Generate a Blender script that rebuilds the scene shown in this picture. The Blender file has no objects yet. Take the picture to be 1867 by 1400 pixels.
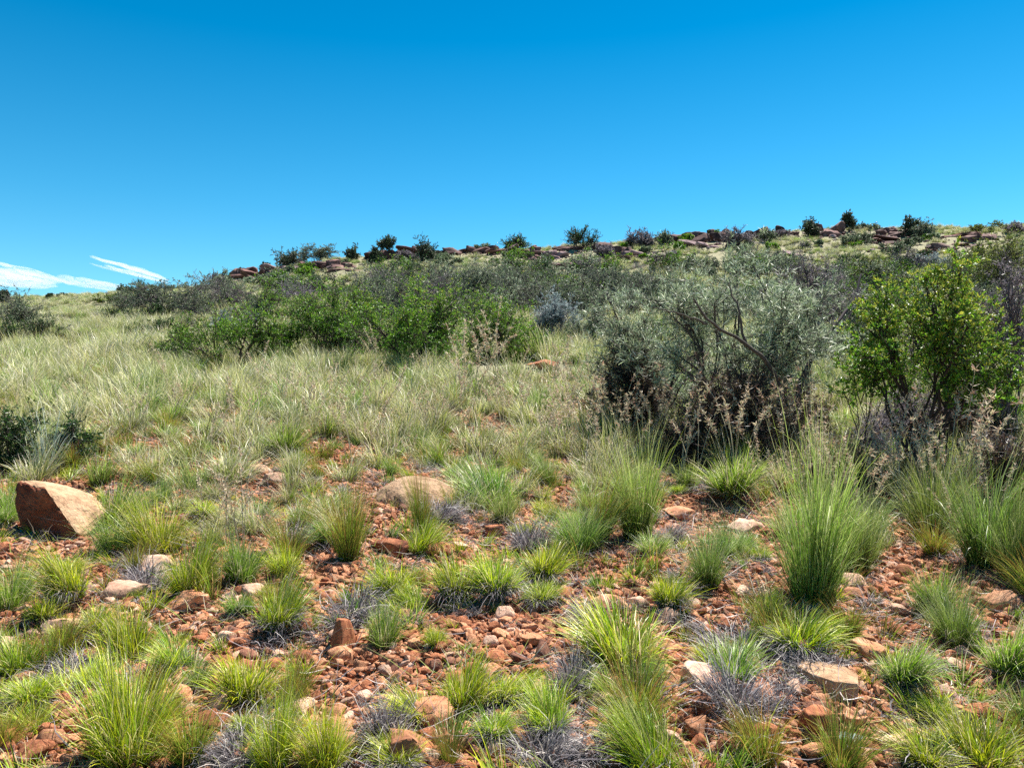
import bpy, math, random
import numpy as np
from mathutils import Vector, Matrix
R = math.radians
SC = bpy.context.scene
COL = SC.collection

# ------------------------------------------------------------------ camera, sky, sun, exposure
F = 1400.0                                     # focal length in photo pixels (1867 wide)
EYE = 1.6
cam = bpy.data.cameras.new('camera'); camo = bpy.data.objects.new('camera', cam); COL.objects.link(camo)
cam.sensor_width = 36; cam.lens = 36 * F / 1867; cam.clip_start = .05; cam.clip_end = 20000
camo.location = (0, 0, EYE); camo.rotation_euler = (R(90), 0, 0)
SC.camera = camo
SUN_AZ, SUN_EL = 42, 61                        # clockwise from the view direction, above the horizon
w = bpy.data.worlds.new('World'); SC.world = w; w.use_nodes = True
nt = w.node_tree; nt.nodes.clear()
def N(nt, t, **k):
    n = nt.nodes.new(t)
    for a, b in k.items(): setattr(n, a, b)
    return n
def L(nt, a, b): nt.links.new(a, b)
sky = N(nt, 'ShaderNodeTexSky', sky_type='NISHITA', sun_disc=False, sun_elevation=R(SUN_EL), sun_rotation=R(SUN_AZ), altitude=1400, air_density=1.0, dust_density=0.3, ozone_density=2.0)
tc = N(nt, 'ShaderNodeTexCoord'); sep = N(nt, 'ShaderNodeSeparateXYZ'); L(nt, tc.outputs['Generated'], sep.inputs[0])
rp = N(nt, 'ShaderNodeValToRGB'); L(nt, sep.outputs['Z'], rp.inputs[0])
e = rp.color_ramp.elements
e[0].position = 0.06; e[0].color = (.80, 1.04, 1.10, 1)
e[1].position = 0.50; e[1].color = (0.34, 0.62, .92, 1)
x = e.new(0.22); x.color = (0.60, .88, 1.06, 1)
mm = N(nt, 'ShaderNodeMix', data_type='RGBA', blend_type='MULTIPLY'); mm.inputs[0].default_value = 1
mm.clamp_result = False
L(nt, sky.outputs[0], mm.inputs[6]); L(nt, rp.outputs[0], mm.inputs[7])
hs = N(nt, 'ShaderNodeHueSaturation'); hs.inputs['Saturation'].default_value = 1.17; hs.inputs['Hue'].default_value = .480
L(nt, mm.outputs[2], hs.inputs['Color'])
bg = N(nt, 'ShaderNodeBackground'); bg.inputs[1].default_value = 0.062
L(nt, hs.outputs[0], bg.inputs[0]); wo = N(nt, 'ShaderNodeOutputWorld'); L(nt, bg.outputs[0], wo.inputs[0])
sl = bpy.data.lights.new('sun', 'SUN'); sl.energy = 5.0; sl.angle = R(.53); sl.color = (1, .95, .87)
so = bpy.data.objects.new('sun', sl); COL.objects.link(so)
sd = Vector((math.sin(R(SUN_AZ)) * math.cos(R(SUN_EL)), math.cos(R(SUN_AZ)) * math.cos(R(SUN_EL)), math.sin(R(SUN_EL))))
so.rotation_euler = sd.to_track_quat('Z', 'Y').to_euler(); so.location = (0, 0, 30)
vs = SC.view_settings; vs.view_transform = 'Standard'; vs.look = 'None'; vs.exposure = 1.33; vs.gamma = 1; vs.use_curve_mapping = False
SC.cycles.max_bounces = 6; SC.cycles.transparent_max_bounces = 8; SC.cycles.diffuse_bounces = 1; SC.cycles.glossy_bounces = 2; SC.cycles.transmission_bounces = 2
SC.cycles.use_denoising = False; SC.cycles.sample_clamp_indirect = 6

# ------------------------------------------------------------------ noise and terrain
def hash2(ix, iy, s=0):
    h = (ix.astype(np.int64) * 374761393 + iy.astype(np.int64) * 668265263 + s * 982451653) & 0xffffffff
    h = ((h ^ (h >> 13)) * 1274126177) & 0xffffffff
    return ((h ^ (h >> 16)) & 0xffff) / 65535.0
def vnoise(x, y, s=0):
    x = np.asarray(x, float); y = np.asarray(y, float)
    ix, iy = np.floor(x), np.floor(y); fx, fy = x - ix, y - iy
    fx = fx * fx * (3 - 2 * fx); fy = fy * fy * (3 - 2 * fy)
    a, b, c, d = hash2(ix, iy, s), hash2(ix + 1, iy, s), hash2(ix, iy + 1, s), hash2(ix + 1, iy + 1, s)
    return (a * (1 - fx) + b * fx) * (1 - fy) + (c * (1 - fx) + d * fx) * fy
SKX = np.array([-700, 0, 100, 200, 300, 370, 430, 500, 600, 700, 800, 900, 1000, 1100, 1230, 1400, 1550, 1700, 1867, 2500.])
SKY_ = np.array([560, 546, 541, 536, 531, 521, 505, 490, 478, 471, 463, 459, 454, 447, 434, 425, 420, 417, 411, 400.])
CREST = 65.0
def H(X, Y):
    X = np.asarray(X, float); Y = np.asarray(Y, float)
    az = X / np.maximum(Y, 1.0)
    S = (700 - np.interp(933.5 + F * np.clip(az, -1.5, 1.5), SKX, SKY_)) / F + EYE / CREST
    t = np.clip((Y - 8) / (CREST - 8), 0, 1); ss = t * t * (3 - 2 * t)
    Yc = np.minimum(Y, CREST)
    z = Yc * (.12 + (S - .12) * ss) - np.maximum(Y - CREST, 0) * .04
    a = np.clip((Y - 3) / 12, 0, 1)
    z = z + (vnoise(X * .35, Y * .35, 1) - .5) * .45 * a + (vnoise(X * .9, Y * .9, 2) - .5) * (.05 + .16 * a)
    z = z + (vnoise(X * 2.3, Y * 2.3, 3) - .5) * .07 + (vnoise(X * 6, Y * 6, 4) - .5) * .03
    return z
def at(px, py):
    """where the sight line through photo pixel (px, py) first meets the ground"""
    ax = (px - 933.5) / F; az = (700 - py) / F
    Y = np.exp(np.linspace(math.log(1.5), math.log(CREST + 4), 2500))
    g = H(ax * Y, Y) - (EYE + az * Y)
    k = np.argmax(g > 0) if (g > 0).any() else int(np.argmax(g))
    return Vector((ax * Y[k], Y[k], float(H(ax * Y[k], Y[k]))))
def pix(p):
    return (933.5 + F * p[0] / p[1], 700 - F * (p[2] - EYE) / p[1])
def ray(px, py, Y): return Vector(((px - 933.5) / F * Y, Y, EYE + (700 - py) / F * Y))

# ------------------------------------------------------------------ mesh helpers
def mk(name, V, Fs, mat, col=None, smooth=False):
    V = np.asarray(V, np.float32).reshape(-1, 3)
    m = bpy.data.meshes.new(name)
    Fs = [np.asarray(f, np.int32) for f in Fs if len(f)]
    nl = sum(f.size for f in Fs); nf = sum(len(f) for f in Fs)
    m.vertices.add(len(V)); m.vertices.foreach_set('co', V.ravel())
    m.loops.add(nl); m.polygons.add(nf)
    m.loops.foreach_set('vertex_index', np.concatenate([f.ravel() for f in Fs]))
    tot = np.concatenate([np.full(len(f), f.shape[1], np.int32) for f in Fs])
    st = np.concatenate([[0], np.cumsum(tot)[:-1]]).astype(np.int32)
    m.polygons.foreach_set('loop_start', st)
    if smooth: m.polygons.foreach_set('use_smooth', np.ones(nf, bool))
    m.update(calc_edges=True)
    if col is not None:
        a = m.color_attributes.new('Col', 'FLOAT_COLOR', 'POINT')
        c = np.ones((len(V), 4), np.float32); c[:, :3] = np.clip(col, 0, 1); a.data.foreach_set('color', c.ravel())
    m.materials.append(mat)
    return m
def nrm(a): return a / np.maximum(np.linalg.norm(a, axis=-1, keepdims=True), 1e-9)
def tubes(P, Rr, k, off=0):
    n, m, _ = P.shape
    T = nrm(np.gradient(P, axis=1)); A = nrm(np.cross(T, np.array([.31, .87, .38]))); B = np.cross(T, A)
    an = 2 * np.pi * np.arange(k) / k
    V = P[:, :, None] + Rr[:, :, None, None] * (np.cos(an)[:, None] * A[:, :, None] + np.sin(an)[:, None] * B[:, :, None])
    ix = np.arange(n * m * k).reshape(n, m, k) + off; r = np.roll(ix, -1, 2)
    return V.reshape(-1, 3), np.stack([ix[:, :-1], r[:, :-1], r[:, 1:], ix[:, 1:]], -1).reshape(-1, 4)
def ribbons(P, W, side, off=0):
    n, m, _ = P.shape
    V = np.stack([P - side[:, None] * W[..., None], P + side[:, None] * W[..., None]], 2)
    ix = np.arange(n * m * 2).reshape(n, m, 2) + off
    return V.reshape(-1, 3), np.stack([ix[:, :-1, 0], ix[:, :-1, 1], ix[:, 1:, 1], ix[:, 1:, 0]], -1).reshape(-1, 4)
def bez(a, b, c, m):
    t = np.linspace(0, 1, m)[None, :, None]
    return a[:, None] * (1 - t) ** 2 + 2 * b[:, None] * t * (1 - t) + c[:, None] * t * t

# ------------------------------------------------------------------ materials
def newmat(name):
    m = bpy.data.materials.new(name); m.use_nodes = True; m.node_tree.nodes.clear(); return m, m.node_tree
def leafmat(name, trans, rough, spec, hv=.03, vv=.35):
    m, t = newmat(name)
    at_ = N(t, 'ShaderNodeAttribute', attribute_name='Col'); oi = N(t, 'ShaderNodeObjectInfo')
    mr = N(t, 'ShaderNodeMapRange'); mr.inputs[3].default_value = .5 - hv * .5; mr.inputs[4].default_value = .5 + hv * .5
    L(t, oi.outputs['Random'], mr.inputs[0])
    m2 = N(t, 'ShaderNodeMath', operation='MULTIPLY'); m2.inputs[1].default_value = 7.31; L(t, oi.outputs['Random'], m2.inputs[0])
    m3 = N(t, 'ShaderNodeMath', operation='FRACT'); L(t, m2.outputs[0], m3.inputs[0])
    mv = N(t, 'ShaderNodeMapRange'); mv.inputs[3].default_value = 1 - vv * .5; mv.inputs[4].default_value = 1 + vv * .5; L(t, m3.outputs[0], mv.inputs[0])
    h = N(t, 'ShaderNodeHueSaturation'); L(t, at_.outputs['Color'], h.inputs['Color']); L(t, mr.outputs[0], h.inputs['Hue']); L(t, mv.outputs[0], h.inputs['Value'])
    p = N(t, 'ShaderNodeBsdfPrincipled'); p.inputs['Roughness'].default_value = rough; p.inputs['Specular IOR Level'].default_value = spec
    tr = N(t, 'ShaderNodeBsdfTranslucent'); mx = N(t, 'ShaderNodeMixShader'); mx.inputs[0].default_value = trans
    L(t, h.outputs[0], p.inputs['Base Color']); L(t, h.outputs[0], tr.inputs[0]); L(t, p.outputs[0], mx.inputs[1]); L(t, tr.outputs[0], mx.inputs[2])
    o = N(t, 'ShaderNodeOutputMaterial'); L(t, mx.outputs[0], o.inputs[0]); return m
M_BLADE = leafmat('grass_blade', .33, .42, .5)
M_DRY = leafmat('dry_blade', .25, .7, .25, 0, .2)
M_LEAF = leafmat('leaf', .38, .42, .5, 0, 0)
M_WOOD = leafmat('bark', 0, .85, .2, 0, .2)
def rockmat(name, c1, c2, c3, sc=6, bump=.5, obj=True):
    m, t = newmat(name)
    tc = N(t, 'ShaderNodeTexCoord'); oi = N(t, 'ShaderNodeObjectInfo')
    va = N(t, 'ShaderNodeVectorMath', operation='MULTIPLY_ADD'); va.inputs[1].default_value = (1, 1, 1)
    sc_ = N(t, 'ShaderNodeMath', operation='MULTIPLY'); sc_.inputs[1].default_value = 37; L(t, oi.outputs['Random'], sc_.inputs[0])
    L(t, tc.outputs['Object'], va.inputs[0]); L(t, sc_.outputs[0], va.inputs[2])
    n1 = N(t, 'ShaderNodeTexNoise'); n1.inputs['Scale'].default_value = sc; n1.inputs['Detail'].default_value = 8; n1.inputs['Roughness'].default_value = .65; L(t, va.outputs[0], n1.inputs['Vector'])
    n2 = N(t, 'ShaderNodeTexNoise'); n2.inputs['Scale'].default_value = sc * 5; n2.inputs['Detail'].default_value = 6; n2.inputs['Roughness'].default_value = .7; L(t, va.outputs[0], n2.inputs['Vector'])
    rp = N(t, 'ShaderNodeValToRGB'); L(t, n1.outputs[0], rp.inputs[0]); e = rp.color_ramp.elements
    e[0].position = .32; e[0].color = (*c1, 1); e[1].position = .68; e[1].color = (*c3, 1); x = e.new(.5); x.color = (*c2, 1)
    rp2 = N(t, 'ShaderNodeMapRange'); L(t, n2.outputs[0], rp2.inputs[0]); rp2.inputs[1].default_value = .3; rp2.inputs[2].default_value = .7; rp2.inputs[3].default_value = .75; rp2.inputs[4].default_value = 1.25
    rv = N(t, 'ShaderNodeMapRange'); L(t, oi.outputs['Random'], rv.inputs[0]); rv.inputs[3].default_value = .68; rv.inputs[4].default_value = 1.25
    mu = N(t, 'ShaderNodeMath', operation='MULTIPLY'); L(t, rp2.outputs[0], mu.inputs[0]); L(t, rv.outputs[0], mu.inputs[1])
    h = N(t, 'ShaderNodeHueSaturation'); L(t, rp.outputs[0], h.inputs['Color']); L(t, mu.outputs[0], h.inputs['Value'])
    p = N(t, 'ShaderNodeBsdfPrincipled'); p.inputs['Roughness'].default_value = .85; p.inputs['Specular IOR Level'].default_value = .25
    L(t, h.outputs[0], p.inputs['Base Color'])
    b = N(t, 'ShaderNodeBump'); b.inputs['Strength'].default_value = bump; b.inputs['Distance'].default_value = .02
    ad = N(t, 'ShaderNodeMath', operation='ADD'); L(t, n1.outputs[0], ad.inputs[0]); L(t, n2.outputs[0], ad.inputs[1]); L(t, ad.outputs[0], b.inputs['Height']); L(t, b.outputs[0], p.inputs['Normal'])
    o = N(t, 'ShaderNodeOutputMaterial'); L(t, p.outputs[0], o.inputs[0]); return m
RM = {
 'rust red': rockmat('rust_stone', (.15, .045, .022), (.33, .115, .05), (.50, .22, .115), 9),
 'orange tan': rockmat('tan_stone', (.26, .10, .05), (.47, .21, .105), (.66, .37, .22), 9),
 'pale buff': rockmat('buff_stone', (.38, .20, .13), (.58, .35, .24), (.74, .52, .39), 9),
 'dark brown': rockmat('brown_stone', (.10, .045, .03), (.19, .08, .05), (.30, .15, .09), 9),
}
M_RIDGE = rockmat('ridge_rock', (.035, .016, .015), (.11, .05, .043), (.25, .14, .12), 1.6, .9)
M_RIDGEP = rockmat('pale_ridge_rock', (.12, .07, .07), (.22, .14, .14), (.34, .24, .23), 1.6, .9)
M_BOULD = rockmat('boulder_stone', (.26, .14, .075), (.50, .31, .18), (.64, .43, .27), 8, 1.0)
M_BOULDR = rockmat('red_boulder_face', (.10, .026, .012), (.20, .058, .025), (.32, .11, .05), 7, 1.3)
M_SLATE = rockmat('grey_slate', (.12, .15, .14), (.20, .25, .23), (.30, .34, .31), 4, .4)

# ground
gm, t = newmat('red_soil')
tcg = N(t, 'ShaderNodeTexCoord'); sp = N(t, 'ShaderNodeSeparateXYZ'); L(t, tcg.outputs['Object'], sp.inputs[0])
n1 = N(t, 'ShaderNodeTexNoise'); n1.inputs['Scale'].default_value = 1.3; n1.inputs['Detail'].default_value = 10; n1.inputs['Roughness'].default_value = .65; L(t, tcg.outputs['Object'], n1.inputs[0])
n2 = N(t, 'ShaderNodeTexNoise'); n2.inputs['Scale'].default_value = 22; n2.inputs['Detail'].default_value = 8; n2.inputs['Roughness'].default_value = .7; L(t, tcg.outputs['Object'], n2.inputs[0])
r1 = N(t, 'ShaderNodeValToRGB'); L(t, n2.outputs[0], r1.inputs[0]); e = r1.color_ramp.elements
e[0].position = .3; e[0].color = (.17, .06, .03, 1); e[1].position = .72; e[1].color = (.50, .26, .14, 1); x = e.new(.5); x.color = (.34, .14, .065, 1)
r2 = N(t, 'ShaderNodeValToRGB'); L(t, n2.outputs[0], r2.inputs[0]); e = r2.color_ramp.elements
e[0].position = .3; e[0].color = (.10, .09, .05, 1); e[1].position = .7; e[1].color = (.38, .35, .22, 1)
mp = N(t, 'ShaderNodeMapRange'); mp.inputs[1].default_value = 6; mp.inputs[2].default_value = 16; mp.inputs[3].default_value = -.25; mp.inputs[4].default_value = .45; L(t, sp.outputs['Y'], mp.inputs[0])
ad = N(t, 'ShaderNodeMath', operation='ADD'); L(t, n1.outputs[0], ad.inputs[0]); L(t, mp.outputs[0], ad.inputs[1])
cl = N(t, 'ShaderNodeMapRange'); cl.inputs[1].default_value = .45; cl.inputs[2].default_value = .65; L(t, ad.outputs[0], cl.inputs[0])
mx = N(t, 'ShaderNodeMix', data_type='RGBA'); L(t, cl.outputs[0], mx.inputs[0]); L(t, r1.outputs[0], mx.inputs[6]); L(t, r2.outputs[0], mx.inputs[7])
p = N(t, 'ShaderNodeBsdfPrincipled'); p.inputs['Roughness'].default_value = .95; p.inputs['Specular IOR Level'].default_value = .15; L(t, mx.outputs[2], p.inputs['Base Color'])
b = N(t, 'ShaderNodeBump'); b.inputs['Strength'].default_value = .9; b.inputs['Distance'].default_value = .03; L(t, n2.outputs[0], b.inputs['Height']); L(t, b.outputs[0], p.inputs['Normal'])
o = N(t, 'ShaderNodeOutputMaterial'); L(t, p.outputs[0], o.inputs[0])
ys = np.concatenate([np.linspace(-25, 1.5, 30)[:-1], np.exp(np.linspace(math.log(1.5), math.log(70), 620)), np.linspace(72, 500, 50)])
us = np.linspace(-1, 1, 520); us = np.sign(us) * np.abs(us) ** 1.25
Xg = us[None] * (np.maximum(ys, 0)[:, None] * 1.15 + 3.5) + 0 * ys[:, None]
Xg[ys < 1.5] = us[None] * 25
Xg[:, 0] -= 20; Xg[:, -1] += 20
Yg = ys[:, None] + 0 * Xg
Zg = H(Xg, Yg)
ix = np.arange(Xg.size).reshape(Xg.shape)
gmesh = mk('hillside', np.stack([Xg, Yg, Zg], -1), [np.stack([ix[:-1, :-1], ix[:-1, 1:], ix[1:, 1:], ix[1:, :-1]], -1).reshape(-1, 4)], gm, smooth=True)
go = bpy.data.objects.new('hillside', gmesh); COL.objects.link(go); go['kind'] = 'structure'

# ------------------------------------------------------------------ things: registration and labels
LM = []          # landmarks (px, py, phrase)
AUTO = []        # things awaiting a label: (object, px, py, description)
def reg(o, label=None, cat=None, group=None, lm=None, desc=None, p=None):
    o['kind'] = 'thing'
    if cat: o['category'] = cat
    if group: o['group'] = group
    if label: o['label'] = label
    p = pix(p or o.location)
    if lm: LM.append((p[0], p[1], lm))
    if label is None: AUTO.append((o, p[0], p[1], desc))
def link(name, data, parent=None):
    o = bpy.data.objects.new(name, data); COL.objects.link(o)
    if parent: o.parent = parent
    return o

# ------------------------------------------------------------------ stones
def ico(sub=2):
    import bmesh
    bm = bmesh.new(); bmesh.ops.create_icosphere(bm, subdivisions=sub, radius=1)
    V = np.array([v.co[:] for v in bm.verts]); Fa = np.array([[v.index for v in f.verts] for f in bm.faces]); bm.free(); return V, Fa
ICO3, ICO4 = ico(3), ico(4)
def rock_mesh(name, seed, mat, dims=(1, .85, .6), cuts=11, hi=False, rough=.02, ledge=0):
    g = np.random.default_rng(seed); V, Fa = (ICO4 if hi else ICO3); V = V.copy() * 1.25
    for _ in range(cuts):
        n = g.normal(size=3); n /= np.linalg.norm(n); d = g.uniform(.55, .85)
        s = V @ n; V -= n[None] * np.maximum(s - d, 0)[:, None]
    for n, d in (((0, 0, 1), .72), ((0, 0, -1), .6)):
        n = np.array(n) + g.normal(size=3) * .18; n /= np.linalg.norm(n); s = V @ n; V -= n[None] * np.maximum(s - d, 0)[:, None]
    if ledge:
        V *= 1 + .10 * (np.sin(V[:, 2] * ledge + g.uniform(0, 6)) > .2)[:, None] * np.array([1, 1, 0])
    q = V * 3 + seed
    d = (vnoise(q[:, 0] * 2, q[:, 1] * 2 + q[:, 2] * 3.1, 5) - .5) * 2 + (vnoise(q[:, 0] * 5, q[:, 1] * 5 + q[:, 2] * 5.7, 6) - .5)
    V = V + nrm(V) * (d * rough)[:, None]
    ext = V.max(0) - V.min(0)
    V = (V - (V.max(0) + V.min(0)) / 2) / ext * np.array(dims)          # unit size: 1 wide
    return mk(name, V, [Fa], mat)
STV = {}
for i, (cn, m_) in enumerate(RM.items()):
    STV[cn] = [rock_mesh('stone', 100 + i * 20 + k, m_, (1, random.Random(i * 9 + k).uniform(.65, .95), random.Random(i * 7 + k).uniform(.38, .72)), cuts=17 + k % 7) for k in range(5)]

def hull(name, pts, mats, cut_dir=None, sub=3, rough=.004, seed=0):
    import bmesh
    bm = bmesh.new()
    for q in pts: bm.verts.new(q)
    bmesh.ops.convex_hull(bm, input=bm.verts[:])
    bmesh.ops.delete(bm, geom=[v for v in bm.verts if not v.link_faces], context='VERTS')
    bmesh.ops.dissolve_limit(bm, angle_limit=R(8), verts=bm.verts, edges=bm.edges)
    bmesh.ops.bevel(bm, geom=bm.edges[:], offset=.012, segments=2, profile=.6, affect='EDGES')
    bmesh.ops.triangulate(bm, faces=bm.faces)
    for _ in range(5):
        ee = [x for x in bm.edges if x.calc_length() > .02]
        if not ee: break
        bmesh.ops.subdivide_edges(bm, edges=ee, cuts=1); bmesh.ops.triangulate(bm, faces=bm.faces)
    bm.normal_update()
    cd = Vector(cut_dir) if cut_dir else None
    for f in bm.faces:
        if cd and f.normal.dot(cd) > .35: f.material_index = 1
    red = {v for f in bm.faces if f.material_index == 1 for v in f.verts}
    off = []
    for v in bm.verts:
        c = v.co * 14
        d = float(vnoise(c.x + c.y * .7 + seed, c.z * 1.1 + c.y * .4, 8)) - .5 + (float(vnoise(c.x * 3 + c.z * 5 + seed, c.y * 3 - c.z * 4, 9)) - .5) * .6
        off.append(v.normal * d * rough * (4.5 if v in red else 1.3))
    for v, d in zip(bm.verts, off): v.co += d
    me = bpy.data.meshes.new(name); bm.to_mesh(me); bm.free()
    for m_ in mats: me.materials.append(m_)
    return me
def stone_at(px, py, wpx, hpx, cn, name='stone', label=None, lm=None, seed=0, rot=None, cat='stone', group=None, mat=None, tilt=.12, desc=None, hi=False, sink=.25, dep=.8):
    p = at(px, py); s = p.y / F
    me = rock_mesh(name, 500 + seed, mat or RM[cn], (wpx * s, wpx * s * dep, hpx * s), cuts=24, hi=hi, rough=.035) if (hi or mat) else None
    rr = random.Random(seed + int(px * 7 + py))
    if me is None:
        me = rr.choice(STV[cn]); o = link(name, me); z = hpx * s / .55
        o.scale = (wpx * s, wpx * s * rr.uniform(.75, 1), z)
        hh = z * .55
    else:
        o = link(name, me); hh = hpx * s
    p = Vector((p.x, p.y + wpx * s * .35, 0)); p.z = float(H(p.x, p.y)) + hh * (.5 - sink)
    o.location = p; o.rotation_euler = (rr.uniform(-tilt, tilt), rr.uniform(-tilt, tilt), rr.uniform(0, 6.28) if rot is None else rot)
    reg(o, label, cat, group, lm, desc or f'{cn} stone')
    return o

# the big boulder, lower left
P0 = at(105, 985); s = P0.y / F
pts = []
for q, d in (((32, 877), 45), ((62, 871), 60), ((84, 890), 8), ((143, 973), -14), ((165, 971), 14), ((195, 928), 62), ((171, 900), 92), ((128, 883), 92), ((28, 911), 38), ((47, 972), 22),
             ((60, 990), 40), ((145, 992), 10), ((185, 960), 60), ((60, 985), 100), ((165, 975), 110)):
    pts.append((ray(q[0], q[1], P0.y + d * s) - P0)[:])
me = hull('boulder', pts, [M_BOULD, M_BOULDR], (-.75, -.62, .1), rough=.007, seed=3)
o = link('boulder', me); o.location = P0 + Vector((0, 0, -.01))
reg(o, 'large angular boulder with buff top and rough red broken side', 'boulder', None, 'the large angular boulder')
# domed boulder mid frame, half buried
P0 = at(750, 935); s = P0.y / F; rr = random.Random(5); pts = []
for k in range(90):
    a = rr.uniform(0, 6.283); e_ = rr.uniform(-.4, 1.57)
    pts.append((86 * s * math.cos(a) * math.cos(e_), 120 * s * math.sin(a) * math.cos(e_), 52 * s * max(-.3, min(.9, math.sin(e_)))))
me = hull('boulder', pts, [M_BOULD], rough=.006, seed=9); o = link('boulder', me); o.location = P0 + Vector((0, 100 * s, 0)); o.rotation_euler = (.08, .06, .15)
reg(o, 'pale domed boulder half hidden behind tussocks in mid slope', 'boulder', None, 'the pale domed boulder')
# flat tan slab at lower right: outline from the photograph, real thickness
P0 = at(1535, 1280); s = P0.y / F; pts = []
for q in ((1480, 1247), (1502, 1228), (1545, 1226), (1582, 1240), (1586, 1262), (1560, 1286), (1520, 1282), (1494, 1266)):
    X = (q[0] - 1535) * s; Yd = (1262 - q[1]) * s * 2.4
    pts += [(X, Yd, .055), (X * .97, Yd * .95, -.01), (X * .85, Yd * .8, -.06)]
pts += [(0, 0, .07), (-.04, .04, .068)]
me = hull('slab_stone', pts, [M_BOULD], rough=.003, seed=4); o = link('slab_stone', me); o.location = P0 + Vector((0, .10, .02)); o.rotation_euler = (-.05, .05, 0)
reg(o, 'smooth flat tan slab lying beside a grey skirted tussock', 'stone', None, 'the smooth tan slab')

HS = [  # notable stones: px, base py, w, h, colour, label, landmark
 (1216, 1142, 52, 40, 'pale buff', 'rounded pale stone beside a dark skirted tussock', 'the rounded pale stone'),
 (1565, 1078, 50, 30, 'pale buff', 'buff stone at the foot of the tall grey green tussock', None),
 (990, 678, 62, 22, 'rust red', 'flat pinkish rock showing through grass below the dark shrubs', 'the flat pinkish rock'),
 (1838, 1118, 74, 44, 'orange tan', 'tan rock half sunk near the dark grass clump', 'the half sunk tan rock'),
 (785, 1335, 88, 60, 'orange tan', 'broad orange rock behind a small russet tuft', 'the broad orange rock'),
 (600, 1385, 90, 60, 'orange tan', 'blocky tan rock beside the dead grey cone of grass', None),
 (735, 1400, 110, 60, 'orange tan', 'wide tan rock at the bottom edge by the russet tuft', None),
 (1500, 1345, 70, 50, 'rust red', 'rust coloured rock leaning behind a grey slate', 'the leaning rust rock'),
 (1275, 1262, 80, 50, 'pale buff', 'pale wedge of rock between two tussocks with a dark split', 'the pale wedge rock'),
 (1290, 1310, 46, 50, 'dark brown', 'dark upright shard standing under the pale wedge rock', None),
 (715, 1015, 80, 34, 'rust red', 'long rusty slab at the foot of a reddish tussock', 'the long rusty slab'),
 (795, 1020, 60, 36, 'rust red', 'split rusty block beside a yellow green tussock', None),
 (900, 985, 46, 40, 'rust red', 'upright rust block below the deep green tussock', 'the upright rust block'),
 (620, 1190, 60, 62, 'rust red', 'tilted rusty slab standing on edge among pebbles', 'the tilted rusty slab'),
 (550, 1160, 60, 36, 'rust red', 'rounded red rock beside the dark based lime tussock', None),
 (270, 1050, 80, 40, 'pale buff', 'pale flat rock in a gap behind the tall lime tussock', 'the pale flat rock'),
 (215, 1100, 90, 44, 'pale buff', 'broad buff rock in the gap left of the leafy tussock', None),
 (330, 1120, 80, 40, 'orange tan', 'cracked tan rock in the stony gap of the lower slope', 'the cracked tan rock'),
 (100, 1165, 70, 34, 'pale buff', 'buff rock among grass stalks below the big boulder', None),
 (85, 1215, 60, 34, 'rust red', 'red rock capped by grey litter near a yellow tuft', None),
 (85, 1370, 60, 44, 'orange tan', 'orange split rock at the foot of the biggest lime tussock', None),
 (395, 1300, 56, 60, 'pale buff', 'tall buff rock wedged between two lime tussocks', 'the wedged buff rock'),
 (465, 1092, 60, 30, 'pale buff', 'light stone behind a lime tussock in the lower middle', None),
 (1110, 1115, 80, 30, 'orange tan', 'flat tan stone in front of the round dark based tussock', None),
 (1030, 1100, 50, 34, 'rust red', 'rust stone touching the dark base of the round tussock', None),
 (1440, 900, 60, 26, 'rust red', 'dark red stone beyond the stony patch', None),
 (970, 1290, 60, 44, 'orange tan', 'tan rock left of the dead grass clump', None),
 (950, 1365, 54, 40, 'orange tan', 'orange rock by the lowest skirted tussock', None),
 (1480, 1210, 60, 36, 'rust red', 'rust rock in the shade of the lime skirted tussock', None),
 (1590, 1210, 76, 40, 'orange tan', 'broad tan rock beyond the smooth tan slab', None),
 (1240, 950, 70, 26, 'orange tan', 'layered tan stone at the left of the stony patch', 'the stony patch'),
 (1365, 975, 70, 30, 'pale buff', 'pale layered stone in the middle of the stony patch', None),
 (500, 885, 56, 26, 'pale buff', 'pinkish stone in a gap below the bright green tussock', 'the gap with pinkish stones'),
 (470, 870, 46, 22, 'pale buff', 'smaller pinkish stone in the same upper left gap', None),
 (1390, 1030, 60, 26, 'pale buff', 'pale stone behind the grey green spiky plant', None),
]
for i, (px, py, w_, h_, cn, lab, lm) in enumerate(HS):
    stone_at(px, py, w_, h_, cn, 'rock', lab, lm, seed=i * 3, cat='rock', hi=w_ > 60, mat=RM[cn] if w_ > 60 else None)
stone_at(1548, 1378, 80, 26, 'rust red', 'slate_stone', 'blue grey slate sliver leaning against the rust rock', None, seed=77, cat='stone', mat=M_SLATE, rot=-.5, tilt=.3, dep=.6)

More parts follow.
